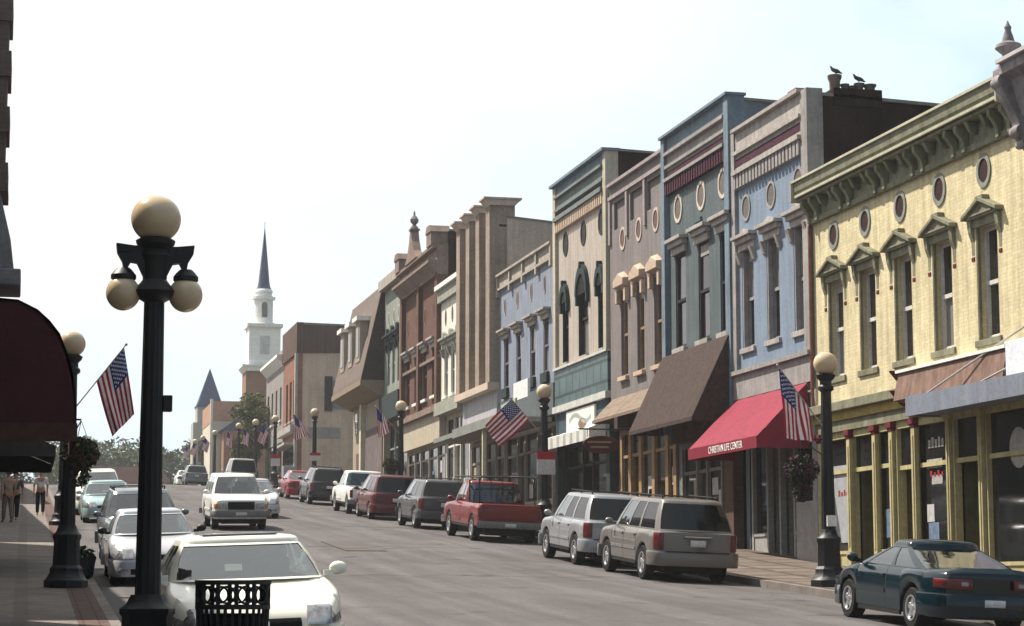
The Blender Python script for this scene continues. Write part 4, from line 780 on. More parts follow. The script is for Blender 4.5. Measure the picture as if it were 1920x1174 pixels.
q = MB(); q.box(xl, .645, 27.96, 27.999, 3.86, 4.1); q.box(.645, .66, 27.96, 31.6, 3.86, 4.1); q.build('valance', mat('dark_valance', (.07, .035, .03), .85), aw)
for c in (16, 20, 24, 28): window(r, c, 1.2, 6, 9, DKSASH, GREYW, None, x=xl - .3)
r = empty('shop_building', (-2.9, 45, g(45)), 'brown shop on the left with a sloping dark awning over the pavement', 'building')
q = MB(); q.box(-15, -2.9, 36, 60, g(36) - .6, 11); q.build('wall', LBR, r)
awning(r, 43.5, 50, -2.89, 6.2, .6, 4.8, .22, mat('charcoal_awning', (.05, .045, .045), .85, .2, 2))
for a_, b_ in ((37, 42.5), (51, 56.5)): q = MB(); q.box(-3.0, -2.88, a_, b_, g(b_) + .6, 5.2); q.build('display_window', GLASS, r)
for c in (39, 43, 47, 51, 55): window(r, c, 1.1, 6.4, 8.3, DKSASH, GREYW, None, x=-3.1)
for (a, b, h, lab, nm) in ((62.5, 96, 12, 'brick row building on the left beyond the vacant gap', 'shop_building'), (98, 135, 14.5, 'long plain brick building far along the left pavement', 'shop_building'), (150, 200, 17.5, 'pale rendered building at the far left end of the street', 'shop_building')):
    r = empty(nm, (-3.4, a, g(a)), lab, 'building'); q = MB(); q.box(-16, -3.4, a, b, g(a) - .6, h); q.build('wall', LBR if b < 140 else mat('pale_render', (.5, .46, .38)), r)
    n = int((b - a) / 4)
    for k in range(n): window(r, a + 2 + 4 * k, 1.1, h - 3.2, h - 1.1, DKSASH, GREYW, None, x=-3.6)
    q = MB(); q.box(-3.5, -3.36, a + 1, b - 1, g(b) + .6, g(b) + 2.6); q.build('display_window', GLASS, r)
# ------------------------------------------------------------------ street lamps
GLOBE = mat('cream_globe', (0.54, 0.42, 0.27), .18, .10, 2.5, spec=.6)
GLOBE.node_tree.nodes['Principled BSDF'].inputs['Subsurface Weight'].default_value = .75; GLOBE.node_tree.nodes['Principled BSDF'].inputs['Subsurface Radius'].default_value = (.25, .2, .12)
def post_mb(H=3.95, kb=1.0):
    m = MB()
    m.lathe([(.40, -.1), (.40, .12), (.36, .16), (.33, .22), (.30, .26), (.30, .34), (.25, .40), (.235, .85), (.26, .9), (.26, .96), (.20, 1.02), (.17, 1.1), (.155, 1.14)], 8); m.v = [(v[0], v[1], v[2] * kb) for v in m.v]
    m.lathe([(.145 if kb == 1 else .122, 1.12 * kb), (.105 if kb == 1 else .095, H)], 24, flute=.09)
    return m
def lamp(label, x, y, group='globe lamps along the kerbs'):
    r = empty('street_lamp', (x, y, g(y) + .153), label, 'street lamp', group)
    o = post_mb().build('post', BLACK, None, smooth=35); o.parent = r
    m = MB(); m.lathe([(.11, 3.94), (.16, 3.98), (.16, 4.04), (.12, 4.08), (.12, 4.16), (.18, 4.22), (.2, 4.28), (.15, 4.31)], 16); o = m.build('capital', BLACK, None, smooth=35); o.parent = r
    m = MB(); m.sphere((0, 0, 4.52), .245, 28, 18); o = m.build('globe', GLOBE, None, smooth=60); o.parent = r
    return r
LY = [39.8, 63.5, 89.2, 117.0, 136.1, 148, 160, 180.6, 193, 202]
names = ['single globe lamp on a thick black post in front of the yellow brick building', 'globe lamp with a red and white sign behind the red pickup', 'globe lamp standing before the brown brick gable building, beside a small flag',
  'globe lamp against the plain tan side wall, small red sign on its post', 'globe lamp with a small red topped sign just past the parked red car', 'globe lamp right in front of the street tree, tallest there', 'thin far globe lamp at the left part of the tree, flag on it',
  'far globe lamp below the orange wall', 'far globe lamp below the grey tower, right one of the last two', 'farthest globe lamp at the crest, left of all others in its row']
L0 = lamp(names[0], 15.9, LY[0]); LAMPS = [L0]
for y, n_ in zip(LY[1:], names[1:]):
    c = dup(L0); c.location = (15.9, y, g(y) + .153); c['label'] = n_; LAMPS.append(c)
for y, n_ in ((39.6, 'single globe lamp on the left pavement, its globe half behind the maroon awning'), (70, 'globe lamp farther up the left pavement, hidden behind the nearer lamp and awning')):
    c = dup(L0); c.location = (.80 if y < 50 else 1.22, y, g(y) + .153); c['label'] = n_
q = MB(); q.box(-.10, .10, -.2, -.16, 1.2, 1.42); q.build('notice_plate', WHITEP, None).parent = L0
# triple lamp in the foreground
r = empty('street_lamp', (1.16, 20.0, g(20) + .15), 'triple globe lamp with crossarm in the left foreground', 'street lamp')
def part(m, name, mt, par, **k):
    o = m.build(name, mt, None, **k); o.parent = par; return o
r.scale = (1, 1, .972); m = post_mb(3.85, .74); part(m, 'post', BLACK, r, smooth=35)
m = MB(); m.lathe([(.105, 3.7), (.2, 3.76), (.22, 3.80), (.16, 3.86), (.115, 3.92), (.12, 4.1), (.15, 4.16), (.12, 4.22), (.18, 4.27), (.19, 4.31), (.14, 4.34)], 16); part(m, 'capital', BLACK, r, smooth=35)
m = MB()
for s in (-1, 1):
    pts = [(.08, 4.25), (.20, 4.25), (.37, 4.27), (.36, 4.18), (.31, 4.09), (.30, 4.03), (.26, 4.03), (.23, 4.09), (.17, 4.08), (.115, 3.96), (.08, 3.92)]
    m.prism([(s * a, b) for a, b in pts], 'y', -.06, .06)
    m.box(s * .22 if s > 0 else -.36, s * .36 if s > 0 else -.22, -.075, .075, 4.185, 4.245)
    m.lathe([(.06, 4.03), (.09, 4.0), (.12, 3.96), (.12, 3.92), (.09, 3.90)], 14, (s * .295, 0, 0))
part(m, 'crossarm', BLACK, r, smooth=30)
m = MB(); m.sphere((0, 0, 4.53), .238, 32, 20); part(m, 'globe', GLOBE, r, smooth=60)
for s in (-1, 1): m = MB(); m.sphere((s * .295, 0, 3.78), .163, 28, 18, 1.06); part(m, 'globe', GLOBE, r, smooth=60)
m = MB(); m.box(.1, .19, -.05, .05, 2.62, 2.78); part(m, 'control_box', BLACK, r, bevel=.01)
# ------------------------------------------------------------------ flags
FR = mat('flag_red', (.40, .02, .035), .8, .1, 3); FW = mat('flag_white', (.70, .68, .66), .8, .06, 3); FB = mat('flag_blue', (.02, .03, .15), .8, .15, 3); STAFF = mat('flag_staff', (.35, .30, .25), .5)
def flag(A, T0, T1, E0, E1, label, y, n=26, amp=.05, stars=False):
    A, T0, T1, E0, E1 = [Vector(p) for p in (A, T0, T1, E0, E1)]
    r = empty('flag', A, label, 'flag', 'flags on the lamp posts'); tip = T0 + (T0 - T1).normalized() * .06
    m = MB(); m.tube(A, tip, .014, .011, 8); m.sphere(tip, .03, 10, 6); m.build('staff', STAFF, r, smooth=40)
    nu, nv = 39, n; ph = random.uniform(0, 6); nrm = (E0 - T0).cross(T1 - T0).normalized(); fl = (E0 - T0).length
    def P(s, t):
        p = (T0.lerp(T1, s)).lerp(E0.lerp(E1, s), t)
        return p + nrm * (amp * t ** .5 * (sin(s * 9 + ph + t * 2.5) + .5 * sin(s * 17 + t * 4 + ph))) + Vector((0, 0, -.05 * fl * sin(pi * t) * (s - .3)))
    vs = [P(i / nu, j / nv) for i in range(nu + 1) for j in range(nv + 1)]; w = nv + 1
    for nm, mt, cond in (('stripes', [FR, FW], 0), ('canton', [FB], 1)):
        m = MB(); fs = {0: [], 1: []}
        for i in range(nu):
            k = i // 3
            for j in range(nv):
                can = k < 7 and j < nv * .4
                if can != bool(cond): continue
                fs[0 if cond else (k % 2)].append((i * w + j, i * w + j + 1, (i + 1) * w + j + 1, (i + 1) * w + j))
        m.add(vs, fs[0], 0)
        if fs[1]: k0 = len(m.v); m.f += fs[1]; m.m += [1] * len(fs[1])
        o = m.build(nm, mt, r)
        bm = bmesh.new(); bm.from_mesh(o.data); bmesh.ops.delete(bm, geom=[v for v in bm.verts if not v.link_faces], context='VERTS'); bm.to_mesh(o.data); bm.free()
        for p in o.data.polygons: p.use_smooth = True
        if cond and stars:
            m = MB(); n1 = (P(.1, .1) - P(0, .1)).cross(P(0, .2) - P(0, .1)).normalized()
            for row in range(9):
                for c in range(6 if row % 2 == 0 else 5):
                    s = (7 / 13) * (row + 1) / 10; t = .4 * ((2 * c + 1 if row % 2 == 0 else 2 * c + 2)) / 12
                    c0 = P(s, t); eu = (P(s, t + .02) - c0).normalized(); ev = (P(s + .02, t) - c0).normalized()
                    for sg in (-1, 1):
                        m.add([c0 + n1 * .012 * sg + (eu * cos(pi * q / 5) + ev * sin(pi * q / 5)) * (.028 if q % 2 == 0 else .011) for q in range(10)], [tuple(range(10))])
            m.build('stars', FW, o)
    return r
def at(x, y, z): return (x, y, z)
flag((15.78, 39.75, 5.2), (14.86, 39.7, 6.36), (15.5, 39.74, 5.55), (14.90, 39.6, 4.92), (15.58, 39.65, 4.86), 'flag hanging limp from the lamp before the yellow brick building', 39.8, stars=True)
flag((15.8, 63.4, 6.65), (14.80, 63.3, 7.74), (15.38, 63.35, 7.12), (13.86, 63.0, 6.87), (14.35, 63.1, 6.21), 'flag blown out wide above the red pickup', 63.4, amp=.04, stars=True)
flag((15.8, 89.1, 8.5), (14.78, 89, 9.6), (15.25, 89.05, 9.05), (14.82, 88.8, 8.25), (15.4, 88.9, 8.55), 'small flag beside the lamp before the brown brick gable', 89)
flag((15.8, 117, 10.3), (14.7, 116.9, 11.5), (15.25, 116.9, 10.9), (14.75, 116.6, 10.0), (15.6, 116.8, 10.3), 'small flag before the orange brick building and tan side wall', 118)
flag((.85, 39.6, 5.22), (1.76, 39.7, 6.44), (1.26, 39.65, 5.78), (1.97, 39.6, 5.16), (1.58, 39.62, 4.74), 'flag drooping from the left lamp, against the bright sky', 40, stars=True)
for (y, lab, x) in ((136, 'flag at the right edge of the street tree', 15.9), (148, 'flag before the middle of the street tree', 15.9), (160, 'flag at the left edge of the street tree', 15.9), (180.6, 'tiny flag on the lamp below the orange wall', 15.9), (193, 'tiny flag before the grey tower, right of the last flag', 15.9), (202, 'tiny flag on the farthest lamp', 15.9)):
    z = g(y) + 3.3; k = random.uniform(-.2, .2); flag((x - .1, y - .1, z), (x - .85, y - .15, z + .95), (x - .45, y - .1, z + .5), (x - 1.1 + k, y - .3, z - .1), (x - .6 + k, y - .2, z - .4), lab, y, n=10)
# ------------------------------------------------------------------ hanging baskets, signs, bins
LEAFD = mat('basket_leaves', (.035, .05, .02), .8, .4, 8); FLOW = mat('purple_flowers', (0.1, 0.03, 0.065), .8, .4, 9); FLOWD = mat('dull_flowers', (.10, .055, .045), .8, .4, 9)
def leaves(m, c, rx, ry, rz, n, size, mm=(0,), hollow=.3, flat=1.0):
    for _ in range(n):
        while True:
            p = Vector((random.uniform(-1, 1), random.uniform(-1, 1), random.uniform(-1, 1))); d = p.length
            if hollow < d < 1: break
        p = Vector((c[0] + p.x * rx, c[1] + p.y * ry, c[2] + p.z * rz)); u = Vector((random.gauss(0, 1), random.gauss(0, 1), random.gauss(0, flat))).normalized(); v = u.orthogonal().normalized()
        v.rotate(Matrix.Rotation(random.uniform(0, 6.28), 3, u)); s = size * random.uniform(.6, 1.3); w = u.cross(v)
        m.add([p - v * s, p + w * s * .45, p + v * s, p - w * s * .45], [(0, 1, 2, 3)], random.choice(mm))
def basket(x, y, z, px, label, mats):
    r = empty('flower_basket', (x, y, z), label, 'flower basket', 'baskets hung on the lamp posts')
    m = MB(); leaves(m, (x, y, z), .36, .36, .30, 900, .06, (0, 0, 1)); leaves(m, (x, y, z - .3), .22, .22, .35, 350, .06, (0, 1)); m.build('foliage', mats, r)
    m = MB(); m.lathe([(.03, -.25), (.2, -.12), (.26, .03), (.24, .03), (.1, -.1)], 14, (x, y, z)); m.build('bowl', BLACK, r, smooth=40)
    m = MB(); m.tube((px, y, z + .62), (x, y, z + .62), .018); m.tube((px, y, z + .3), (x, y, z + .6), .012)
    for k in range(3): m.tube((x, y, z + .6), (x + .22 * cos(k * 2.1), y + .22 * sin(k * 2.1), z + .02), .006, n=5)
    m.build('hanger', BLACK, r)
basket(15.32, 39.75, 4.3, 15.78, 'purple flowered basket hung on the lamp before the yellow brick building', [LEAFD, FLOW])
basket(1.0, 39.55, 4.42, .84, 'dark basket hung on the left lamp under the maroon awning edge', [LEAFD, FLOWD])
basket(15.45, 89.15, 7.1, 15.78, 'brownish basket hung on the lamp before the brown brick gable', [LEAFD, FLOWD])
SRED = mat('sign_red', (.35, .03, .03), .6, .1, 4); SWHT = mat('sign_white', (.55, .52, .50), .6, .1, 4)
for (x, y, z, w, h, lab) in ((15.86, 63.3, 5.75, .58, .72, 'red topped white sign strapped to the lamp behind the red pickup'), (15.9, 116.8, 9.1, .6, .45, 'small red sign on the lamp against the tan side wall'), (15.9, 135.9, 10.0, .6, .75, 'small red topped sign on the lamp just past the parked red car')):
    r = empty('street_sign', (x, y, z), lab, 'sign', 'red topped signs strapped to lamps'); m = MB(); m.box(x - w / 2, x + w / 2, y - .19, y - .165, z - h / 2, z + h * .15); m.build('panel', SWHT, r)
    m = MB(); m.box(x - w / 2, x + w / 2, y - .19, y - .165, z + h * .151, z + h / 2); m.build('header', SRED, r); m = MB(); m.box(x - .06, x + .06, y - .164, y - .1, z - .03, z + .03); m.build('clamp', BLACK, r)
# oval wooden shop sign below the mauve awning
r = empty('shop_sign', (18.2, 64.6, 6.6), 'dark red oval hanging sign below the mauve building awning', 'sign'); m = MB()
m.lathe([(.01, -.04), (.95, -.04), (1, 0), (.95, .04), (.01, .04)], 24, (0, 0, 0), 'y'); m.v = [(18.05 + v[0] * .62, 64.6 + v[1], 6.45 + v[2] * .30) for v in m.v]; m.build('board', mat('red_brown_wood', (.085, .03, .025), .7, .25, 4), r, smooth=40)
m = MB(); m.box(17.6, 18.4, 64.55, 64.556, 6.5, 6.56); m.box(17.7, 18.3, 64.55, 64.556, 6.34, 6.4); m.build('lettering_strip', mat('faded_gold', (.32, .22, .14), .7), r)
m = MB(); m.tube((17.3, 64.6, 6.95), (19.85, 64.6, 6.95), .025); m.tube((17.6, 64.6, 6.7), (17.6, 64.6, 6.95), .012); m.tube((18.4, 64.6, 6.7), (18.4, 64.6, 6.95), .012); m.build('arm', BLACK, r)
# ornamental litter bin in the foreground
bx, by, bz = 1.90, 19.4, g(19.4) + .154; r = empty('litter_bin', (bx, by, bz), 'black slatted litter bin with a band of rings round its rim, in the foreground', 'litter bin')
H = 2.03 - bz; Rb = .325; m = MB(); ns = 30
for k in range(ns): t = 2 * pi * k / ns; m.tube((bx + Rb * .9 * cos(t), by + Rb * .9 * sin(t), bz + .05), (bx + Rb * cos(t), by + Rb * sin(t), bz + H - .24), .014, n=6)
m.build('slats', BLACK, r)
m = MB()
for z, hh, rr in ((.02, .05, .9), (H - .26, .04, 1.0), (H - .035, .04, 1.02)): m.lathe([(Rb * rr - .01, z), (Rb * rr + .02, z), (Rb * rr + .02, z + hh), (Rb * rr - .01, z + hh), (Rb * rr - .01, z)], 32, (bx, by, bz))
m.build('rim', BLACK, r, smooth=35)
m = MB()
for k in range(12):
    t = 2 * pi * (k + .5) / 12; c = Vector((bx + Rb * cos(t), by + Rb * sin(t), bz + H - .13)); e1 = Vector((-sin(t), cos(t), 0)); e2 = Vector((0, 0, 1))
    for i in range(14): a, b = 2 * pi * i / 14, 2 * pi * (i + 1) / 14; m.tube(c + (e1 * cos(a) + e2 * sin(a)) * .075, c + (e1 * cos(b) + e2 * sin(b)) * .075, .012, n=5)
    t2 = 2 * pi * k / 12; p = Vector((bx + Rb * cos(t2), by + Rb * sin(t2), bz + H - .23)); m.tube(p, p + e2 * .2, .02, n=6)
m.build('ring_band', BLACK, r)
m = MB(); m.lathe([(.28, .08), (.29, H - .3), (.27, H - .3), (.26, .1)], 28, (bx, by, bz)); m.build('liner', mat('bin_liner', (.006, .006, .007), .7), r, smooth=40)
# dark planter tub by the left lamp, steel drum by the right lamp
tx, ty = 1.12, 42.6; r = empty('planter', (tx, ty, g(ty) + .15), 'dark planter tub on the kerb beside the left globe lamp', 'planter'); m = MB()
m.lathe([(.2, 0), (.27, .05), (.3, .3), (.33, .42), (.29, .42), (.25, .3)], 20, (tx, ty, g(ty) + .15)); m.build('tub', BLACK, r, smooth=40); m = MB(); leaves(m, (tx, ty, g(ty) + .6), .3, .3, .2, 260, .07, (0,)); m.build('foliage', [LEAFD], r)
tx, ty = 16.4, 132.5; r = empty('utility_box', (tx, ty, g(ty) + .15), 'grey street cabinet on the pavement before the tree', 'cabinet'); m = MB(); m.box(tx - .4, tx + .4, ty - .3, ty + .3, g(ty) - .1, g(ty) + 1.6); m.build('cabinet', mat('grey_cabinet', (.3, .31, .32), .6, .15, 3), r, bevel=.03); m = MB(); m.box(tx - .35, tx + .35, ty - .33, ty - .302, g(ty) + .3, g(ty) + 1.5); m.build('door', mat('grey_cabinet', (.3, .31, .32)), r, bevel=.01)
# ------------------------------------------------------------------ cars
def make_car(label, cat, sp, x, y, head, pm, loc_group=None, glass=CARGLASS, rearglass=None, name='parked_car', trim=None):
    """y = middle of the car along the street; head 0 faces up the street, pi faces down it"""
    L, Wd, H = sp['L'], sp['W'], sp['H']; yF, yR = L / 2, -L / 2; belt = sp['belt']; sill = sp.get('sill', .26); rw = sp['rw']; wys = sp['wheels']
    r = empty(name, (x, y, g(y) + crown(x)), label, cat, loc_group)
    s0 = (g(y + 1) - g(y - 1)) / 2; roll = atan2((crown(x + .5) - crown(x - .5)), 1); r.rotation_euler = (atan2(s0, 1) * (1 if head == 0 else -1), -roll * (1 if head == 0 else -1), head)
    prof = sorted(sp['top']); Wh = Wd / 2
    def zt(yy):
        if yy <= prof[0][0]: return prof[0][1]
        for (a, za), (b, zb) in zip(prof, prof[1:]):
            if yy <= b: return za + (zb - za) * (yy - a) / (b - a)
        return prof[-1][1]
    fa, fk, ra, rk = sp.get('taper', (.75, .20, .5, .12))
    def hw(yy):
        w = Wh
        if yy > yF - fa: w *= 1 - fk * ((yy - yF + fa) / fa) ** 2.2
        if yy < yR + ra: w *= 1 - rk * ((yR + ra - yy) / ra) ** 2.4
        return w
    Ra = rw + .075
    def zl(yy):
        z = sill
        if yy > yF - .5: z = sill + .0
        for wy in wys:
            d = abs(yy - wy)
            if d < Ra: z = max(z, rw + sqrt(Ra * Ra - d * d) * .98)
        return z
    st = set([yF, yF - .03, yF - .1, yF - .2, yR, yR + .03, yR + .1, yR + .2])
    k = yR
    while k < yF: st.add(round(k, 3)); k += .14
    for wy in wys:
        for i in range(25): st.add(wy + Ra * cos(pi * i / 24) * .999)
        st.add(wy - Ra - .002); st.add(wy + Ra + .002)
    seams = sorted(sp['doors'])
    for e in seams: st = {v for v in st if abs(v - e) > .02}; st |= {e - .011, e + .011}
    for p in prof: st.add(p[0])
    st = [v for v in sorted(st) if yR <= v <= yF]; st = [v for i, v in enumerate(st) if i == 0 or v - st[i - 1] > .0015]
    NP = 10
    def sec(yy):
        w, z1, z0 = hw(yy), zt(yy), zl(yy); zs = min(z1, belt); hh = max(zs - z0, .05); tk = .06 if yy < yF - .3 else .04
        pts = [(w - .05, z0), (w - .012, z0 + .06 * hh), (w, z0 + .28 * hh), (w + .006, z0 + .55 * hh), (w - .004, z0 + .78 * hh), (w - .028, z0 + .92 * hh), (w - .07, z0 + 1.0 * hh)]
        d = max(z1 - zs, 0) + .012
        pts += [(w - .2, zs + d * .75), (w * .5, zs + d * 1.05), (0, zs + d * 1.15)]
        return pts
    secs = [sec(v) for v in st]; body = MB(); doors = {(i, s): MB() for i in range(len(seams) - 1) for s in (-1, 1)}
    bed = sp.get('bed')
    for i in range(len(st) - 1):
        ym = (st[i] + st[i + 1]) / 2; seam = any(abs(ym - e) < .011 for e in seams); di = None
        for j, (a, b) in enumerate(zip(seams, seams[1:])):
            if a < ym < b and sp.get('doormask', [1] * 9)[j]: di = j
        for s in (-1, 1):
            for kk in range(NP - 1):
                if bed and kk >= 6 and bed[0] < ym < bed[1]: continue
                if kk >= 7 and sp['cab'][3] + .12 < ym < sp['cab'][0] - .12: continue
                q = [(s * secs[i][kk][0], st[i], secs[i][kk][1]), (s * secs[i + 1][kk][0], st[i + 1], secs[i + 1][kk][1]), (s * secs[i + 1][kk + 1][0], st[i + 1], secs[i + 1][kk + 1][1]), (s * secs[i][kk + 1][0], st[i], secs[i][kk + 1][1])]
                if di is not None and not seam and 1 <= kk <= 5: doors[(di, s)].quad(*q)
                else: body.quad(*q, 1 if (seam and 1 <= kk <= 5) else 0)
    for i in (0, len(st) - 1):
        pts = [(a, st[i], b) for a, b in secs[i]]; loop = pts + [(-a, b, c) for a, b, c in pts[-2::-1]]; body.add(loop, [tuple(range(len(loop)))])
    if bed:
        w = Wh - .09; a, b = bed; zt_ = belt; body.box(-w - .02, -w, a, b, .75, zt_, 0); body.box(w, w + .02, a, b, .75, zt_, 0); body.box(-w, w, a, a + .05, .75, zt_ + .01, 0); body.box(-w, w, b - .05, b, .75, zt_ + .01, 0); body.box(-w, w, a, b, .73, .75, 1)
    # greenhouse
    yA, yRF, yRR, yC = sp['cab']; wg = Wh - .075; tum = sp.get('tumble', .17); wr = wg - tum; zb = belt + .004; zr = H - sp.get('dome', .075)
    side = sp['glass']          # fractions of the side that are glass: [(f0, f1), ...]
    as_, cs_ = yA - .30, yC + sp.get('crear', .22); ars, crs = yRF - .12, yRR + .12
    cols = [((0, yA + .10), (0, yRF + .05), 'ws'), ((wg * .45, yA + .075), (wr * .45, yRF + .035), 'ws'), ((wg * .75, yA + .02), (wr * .78, yRF), 'ws'), ((wg * .93, yA - .10), (wr * .94, yRF - .05), 'p')]
    fr = [0.0]
    for a, b in side: fr += [a, b]
    fr = sorted(set(fr + [1.0])); isg = lambda f0, f1: any(a <= (f0 + f1) / 2 <= b for a, b in side)
    for i, f in enumerate(fr):
        nxt = 'p'
        if i + 1 < len(fr): nxt = ('s%d' % i) if isg(f, fr[i + 1]) else 'p'
        cols.append(((wg, as_ + (cs_ - as_) * f), (wr, ars + (crs - ars) * f), nxt))
    cols += [((wg * .93, yC + .06), (wr * .94, yRR + .05), 'rw'), ((wg * .75, yC), (wr * .78, yRR + .0), 'rw'), ((wg * .45, yC - .03), (wr * .45, yRR - .02), 'rw'), ((0, yC - .045), (0, yRR - .035), 'end')]
    V = [0, .05, .35, .65, .94, 1.0]
    def gp(c, v, s):
        (bx_, by_), (tx_, ty_) = c[0], c[1]; bul = .022 * sin(pi * v) * (1 if abs(bx_) > .01 else 0); z = zb + (zr - zb) * v
        return Vector((s * (bx_ + (tx_ - bx_) * v + bul * (1 if abs(bx_) > wg * .9 else .3)), by_ + (ty_ - by_) * v, z))
    gl = {}
    for s in (-1, 1):
        for a, b in zip(cols, cols[1:]):
            kd = a[2]
            for v0, v1 in zip(V, V[1:]):
                q = [gp(a, v0, s), gp(b, v0, s), gp(b, v1, s), gp(a, v1, s)]
                if kd != 'p' and .05 < (v0 + v1) / 2 < .95:
                    key = kd if kd in ('ws', 'rw') else kd + ('l' if s < 0 else 'r')
                    n = (q[1] - q[0]).cross(q[3] - q[0]).normalized(); cc = Vector((0, (yRF + yRR) / 2, zb + .2))
                    if n.dot(q[0] - cc) < 0: n = -n; q = q[::-1]
                    gl.setdefault(key, MB()).quad(*[p - n * .007 for p in q])
                else: body.quad(*q)
        rr_ = []
        for kx, (sc, zz) in enumerate(((1, zr), (.985, zr + .3 * (H - zr)), (.95, zr + .58 * (H - zr)), (.86, zr + .82 * (H - zr)), (.6, H - .006), (.3, H), (0, H + .002))):
            rr_.append([Vector((s * c[1][0] * sc, (c[1][1] - (yRF + yRR) / 2) * (sc if sc > .6 else sc) + (yRF + yRR) / 2, zz)) for c in cols])
        for a, b in zip(rr_, rr_[1:]):
            for i in range(len(cols) - 1): body.quad(a[i], a[i + 1], b[i + 1], b[i])
    part(body, 'body', [pm, TRIMBLK], r, smooth=38)
    for (j, s), d in doors.items():
        if d.f:
            o_ = part(d, 'door', pm, r, smooth=38); hm = MB()
            yy = seams[j] + .14; zz = belt - .14; w = hw(yy); hm.box(s * w - .02, s * w + .025, yy - .08, yy + .08, zz - .015, zz + .02)
            part(hm, 'handle', trim or pm, o_, bevel=.006)
    for k_, m_ in gl.items():
        nm = {'ws': 'windscreen', 'rw': 'rear_window'}.get(k_, 'side_window'); gm = (rearglass or glass) if (k_ == 'rw' or (rearglass and k_ not in ('ws', 's1r', 's1l'))) else glass
        part(m_, nm, gm, r, smooth=50, recalc=False)
    ub = MB(); ub.box(-Wh + .29, Wh - .29, yR + .2, yF - .25, .2, .46); part(ub, 'underbody', TRIMBLK, r)
    im = MB(); wi = Wh - .12; im.box(-wi, wi, yC + .1, yA - .25, .44, belt - .28)
    for s in (-1, 1):
        for yy in sp.get('seats', (yRF - .62, yRR + .05)):
            im.prism([(yy + .1, belt - .29), (yy + .22, belt - .29), (yy + .0, belt + .2), (yy - .1, belt + .2)], 'x', s * wi * .47 - .24, s * wi * .47 + .24)
            im.box(s * wi * .47 - .13, s * wi * .47 + .13, yy - .14, yy - .04, belt + .22, min(belt + .38, H - .2))
    part(im, 'seats', SEATM, r, bevel=.02)
    im = MB(); im.prism([(yA - .75, belt - .27), (yA - .2, belt - .27), (yA - .12, belt - .03), (yA - .62, belt - .02)], 'x', -wi, wi); im.lathe([(.17, -.012), (.19, 0), (.17, .012), (.155, 0), (.17, -.012)], 18, (-wi * .47, yA - .85, belt - .02), 'y'); part(im, 'dashboard', DASH, r)
    for wy in wys:
        for s in (-1, 1):
            c = (s * (Wh - .125), wy, rw); m = MB(); m.lathe([(rw * .58, -.05), (rw * .6, -.105), (rw * .93, -.11), (rw, -.085), (rw, .085), (rw * .93, .11), (rw * .6, .105), (rw * .58, .05)], 28, c, 'x'); w_ = part(m, 'wheel', RUBBER, r, smooth=40)
            m = MB(); cx = c[0] + s * .06; sx = 1 if s > 0 else -1
            m.lathe([(rw * .63, 0), (rw * .63, .055), (rw * .56, .052), (rw * .54, .0)], 28, (cx, wy, rw), 'x') if s > 0 else m.lathe([(rw * .63, 0), (rw * .63, -.055), (rw * .56, -.052), (rw * .54, .0)], 28, (cx, wy, rw), 'x')
            m.lathe([(.01, 0), (rw * .6, 0), (rw * .6, s * .006), (.01, s * .006)], 24, (cx - s * .012, wy, rw), 'x', 1)
            for q in range(5):
                t = 2 * pi * q / 5 + .3; e1 = Vector((0, cos(t), sin(t))); e2 = Vector((0, -sin(t), cos(t))); cc = Vector((cx + s * .018, wy, rw)); p0 = cc + e1 * rw * .1; p1 = cc + e1 * rw * .57; nx = Vector((s * .012, 0, 0))
                m.add([p0 - e2 * .06, p0 + e2 * .06, p1 + e2 * .045, p1 - e2 * .045, p0 - e2 * .05 + nx, p0 + e2 * .05 + nx, p1 + e2 * .035 + nx, p1 - e2 * .035 + nx], [(4, 5, 6, 7), (0, 1, 5, 4), (1, 2, 6, 5), (2, 3, 7, 6), (3, 0, 4, 7)])
            m.lathe([(rw * .17, 0), (rw * .15, s * .04), (.01, s * .045)], 14, (cx, wy, rw), 'x')
            part(m, 'rim', [sp.get('rim', ALLOY), DARK], w_, smooth=35)
    def outline(end):
        e = yF if end > 0 else yR; pts = []
        for i in range(15): yy = e - end * .95 * (1 - (i / 14)); pts.append((hw(yy), yy))
        n = 8; wE = hw(e)
        for i in range(1, n + 1): t = i / n; pts.append((wE * (1 - t), e + end * sp.get('bow', .05) * sin(t * pi / 2)))
        pts = pts[::-1]; return pts      # from centre to the side
    def wrap(nm, end, s0, s1, z0, z1, off, mt, both=True, par=None, inset=0.0, rake=0.0):
        pts = outline(end); d = [0]
        for a, b in zip(pts, pts[1:]): d.append(d[-1] + sqrt((a[0] - b[0]) ** 2 + (a[1] - b[1]) ** 2))
        def pos(s):
            s = min(max(s, 0), d[-1] - 1e-6)
            for i in range(len(d) - 1):
                if d[i] <= s <= d[i + 1]:
                    t = (s - d[i]) / max(d[i + 1] - d[i], 1e-9); a, b = pts[i], pts[i + 1]; tx_, ty_ = b[0] - a[0], b[1] - a[1]; l_ = sqrt(tx_ * tx_ + ty_ * ty_) or 1
                    return Vector((a[0] + tx_ * t, a[1] + ty_ * t, 0)), Vector((-ty_ / l_ * (-1 if end > 0 else 1) * -1, tx_ / l_ * (-1 if end > 0 else 1) * -1, 0))
        def normal(s):
            p0, _ = pos(max(s - .03, 0)); p1, _ = pos(s + .03); t = (p1 - p0).normalized(); n = Vector((t.y, -t.x, 0)); p, _ = pos(s)
            if n.dot(Vector((p.x, p.y * .5 if True else 0, 0)) + Vector((0, end * .4, 0))) < 0: n = -n
            return n
        ss = [s0 + (s1 - s0) * i / 14 for i in range(15)]; out = []
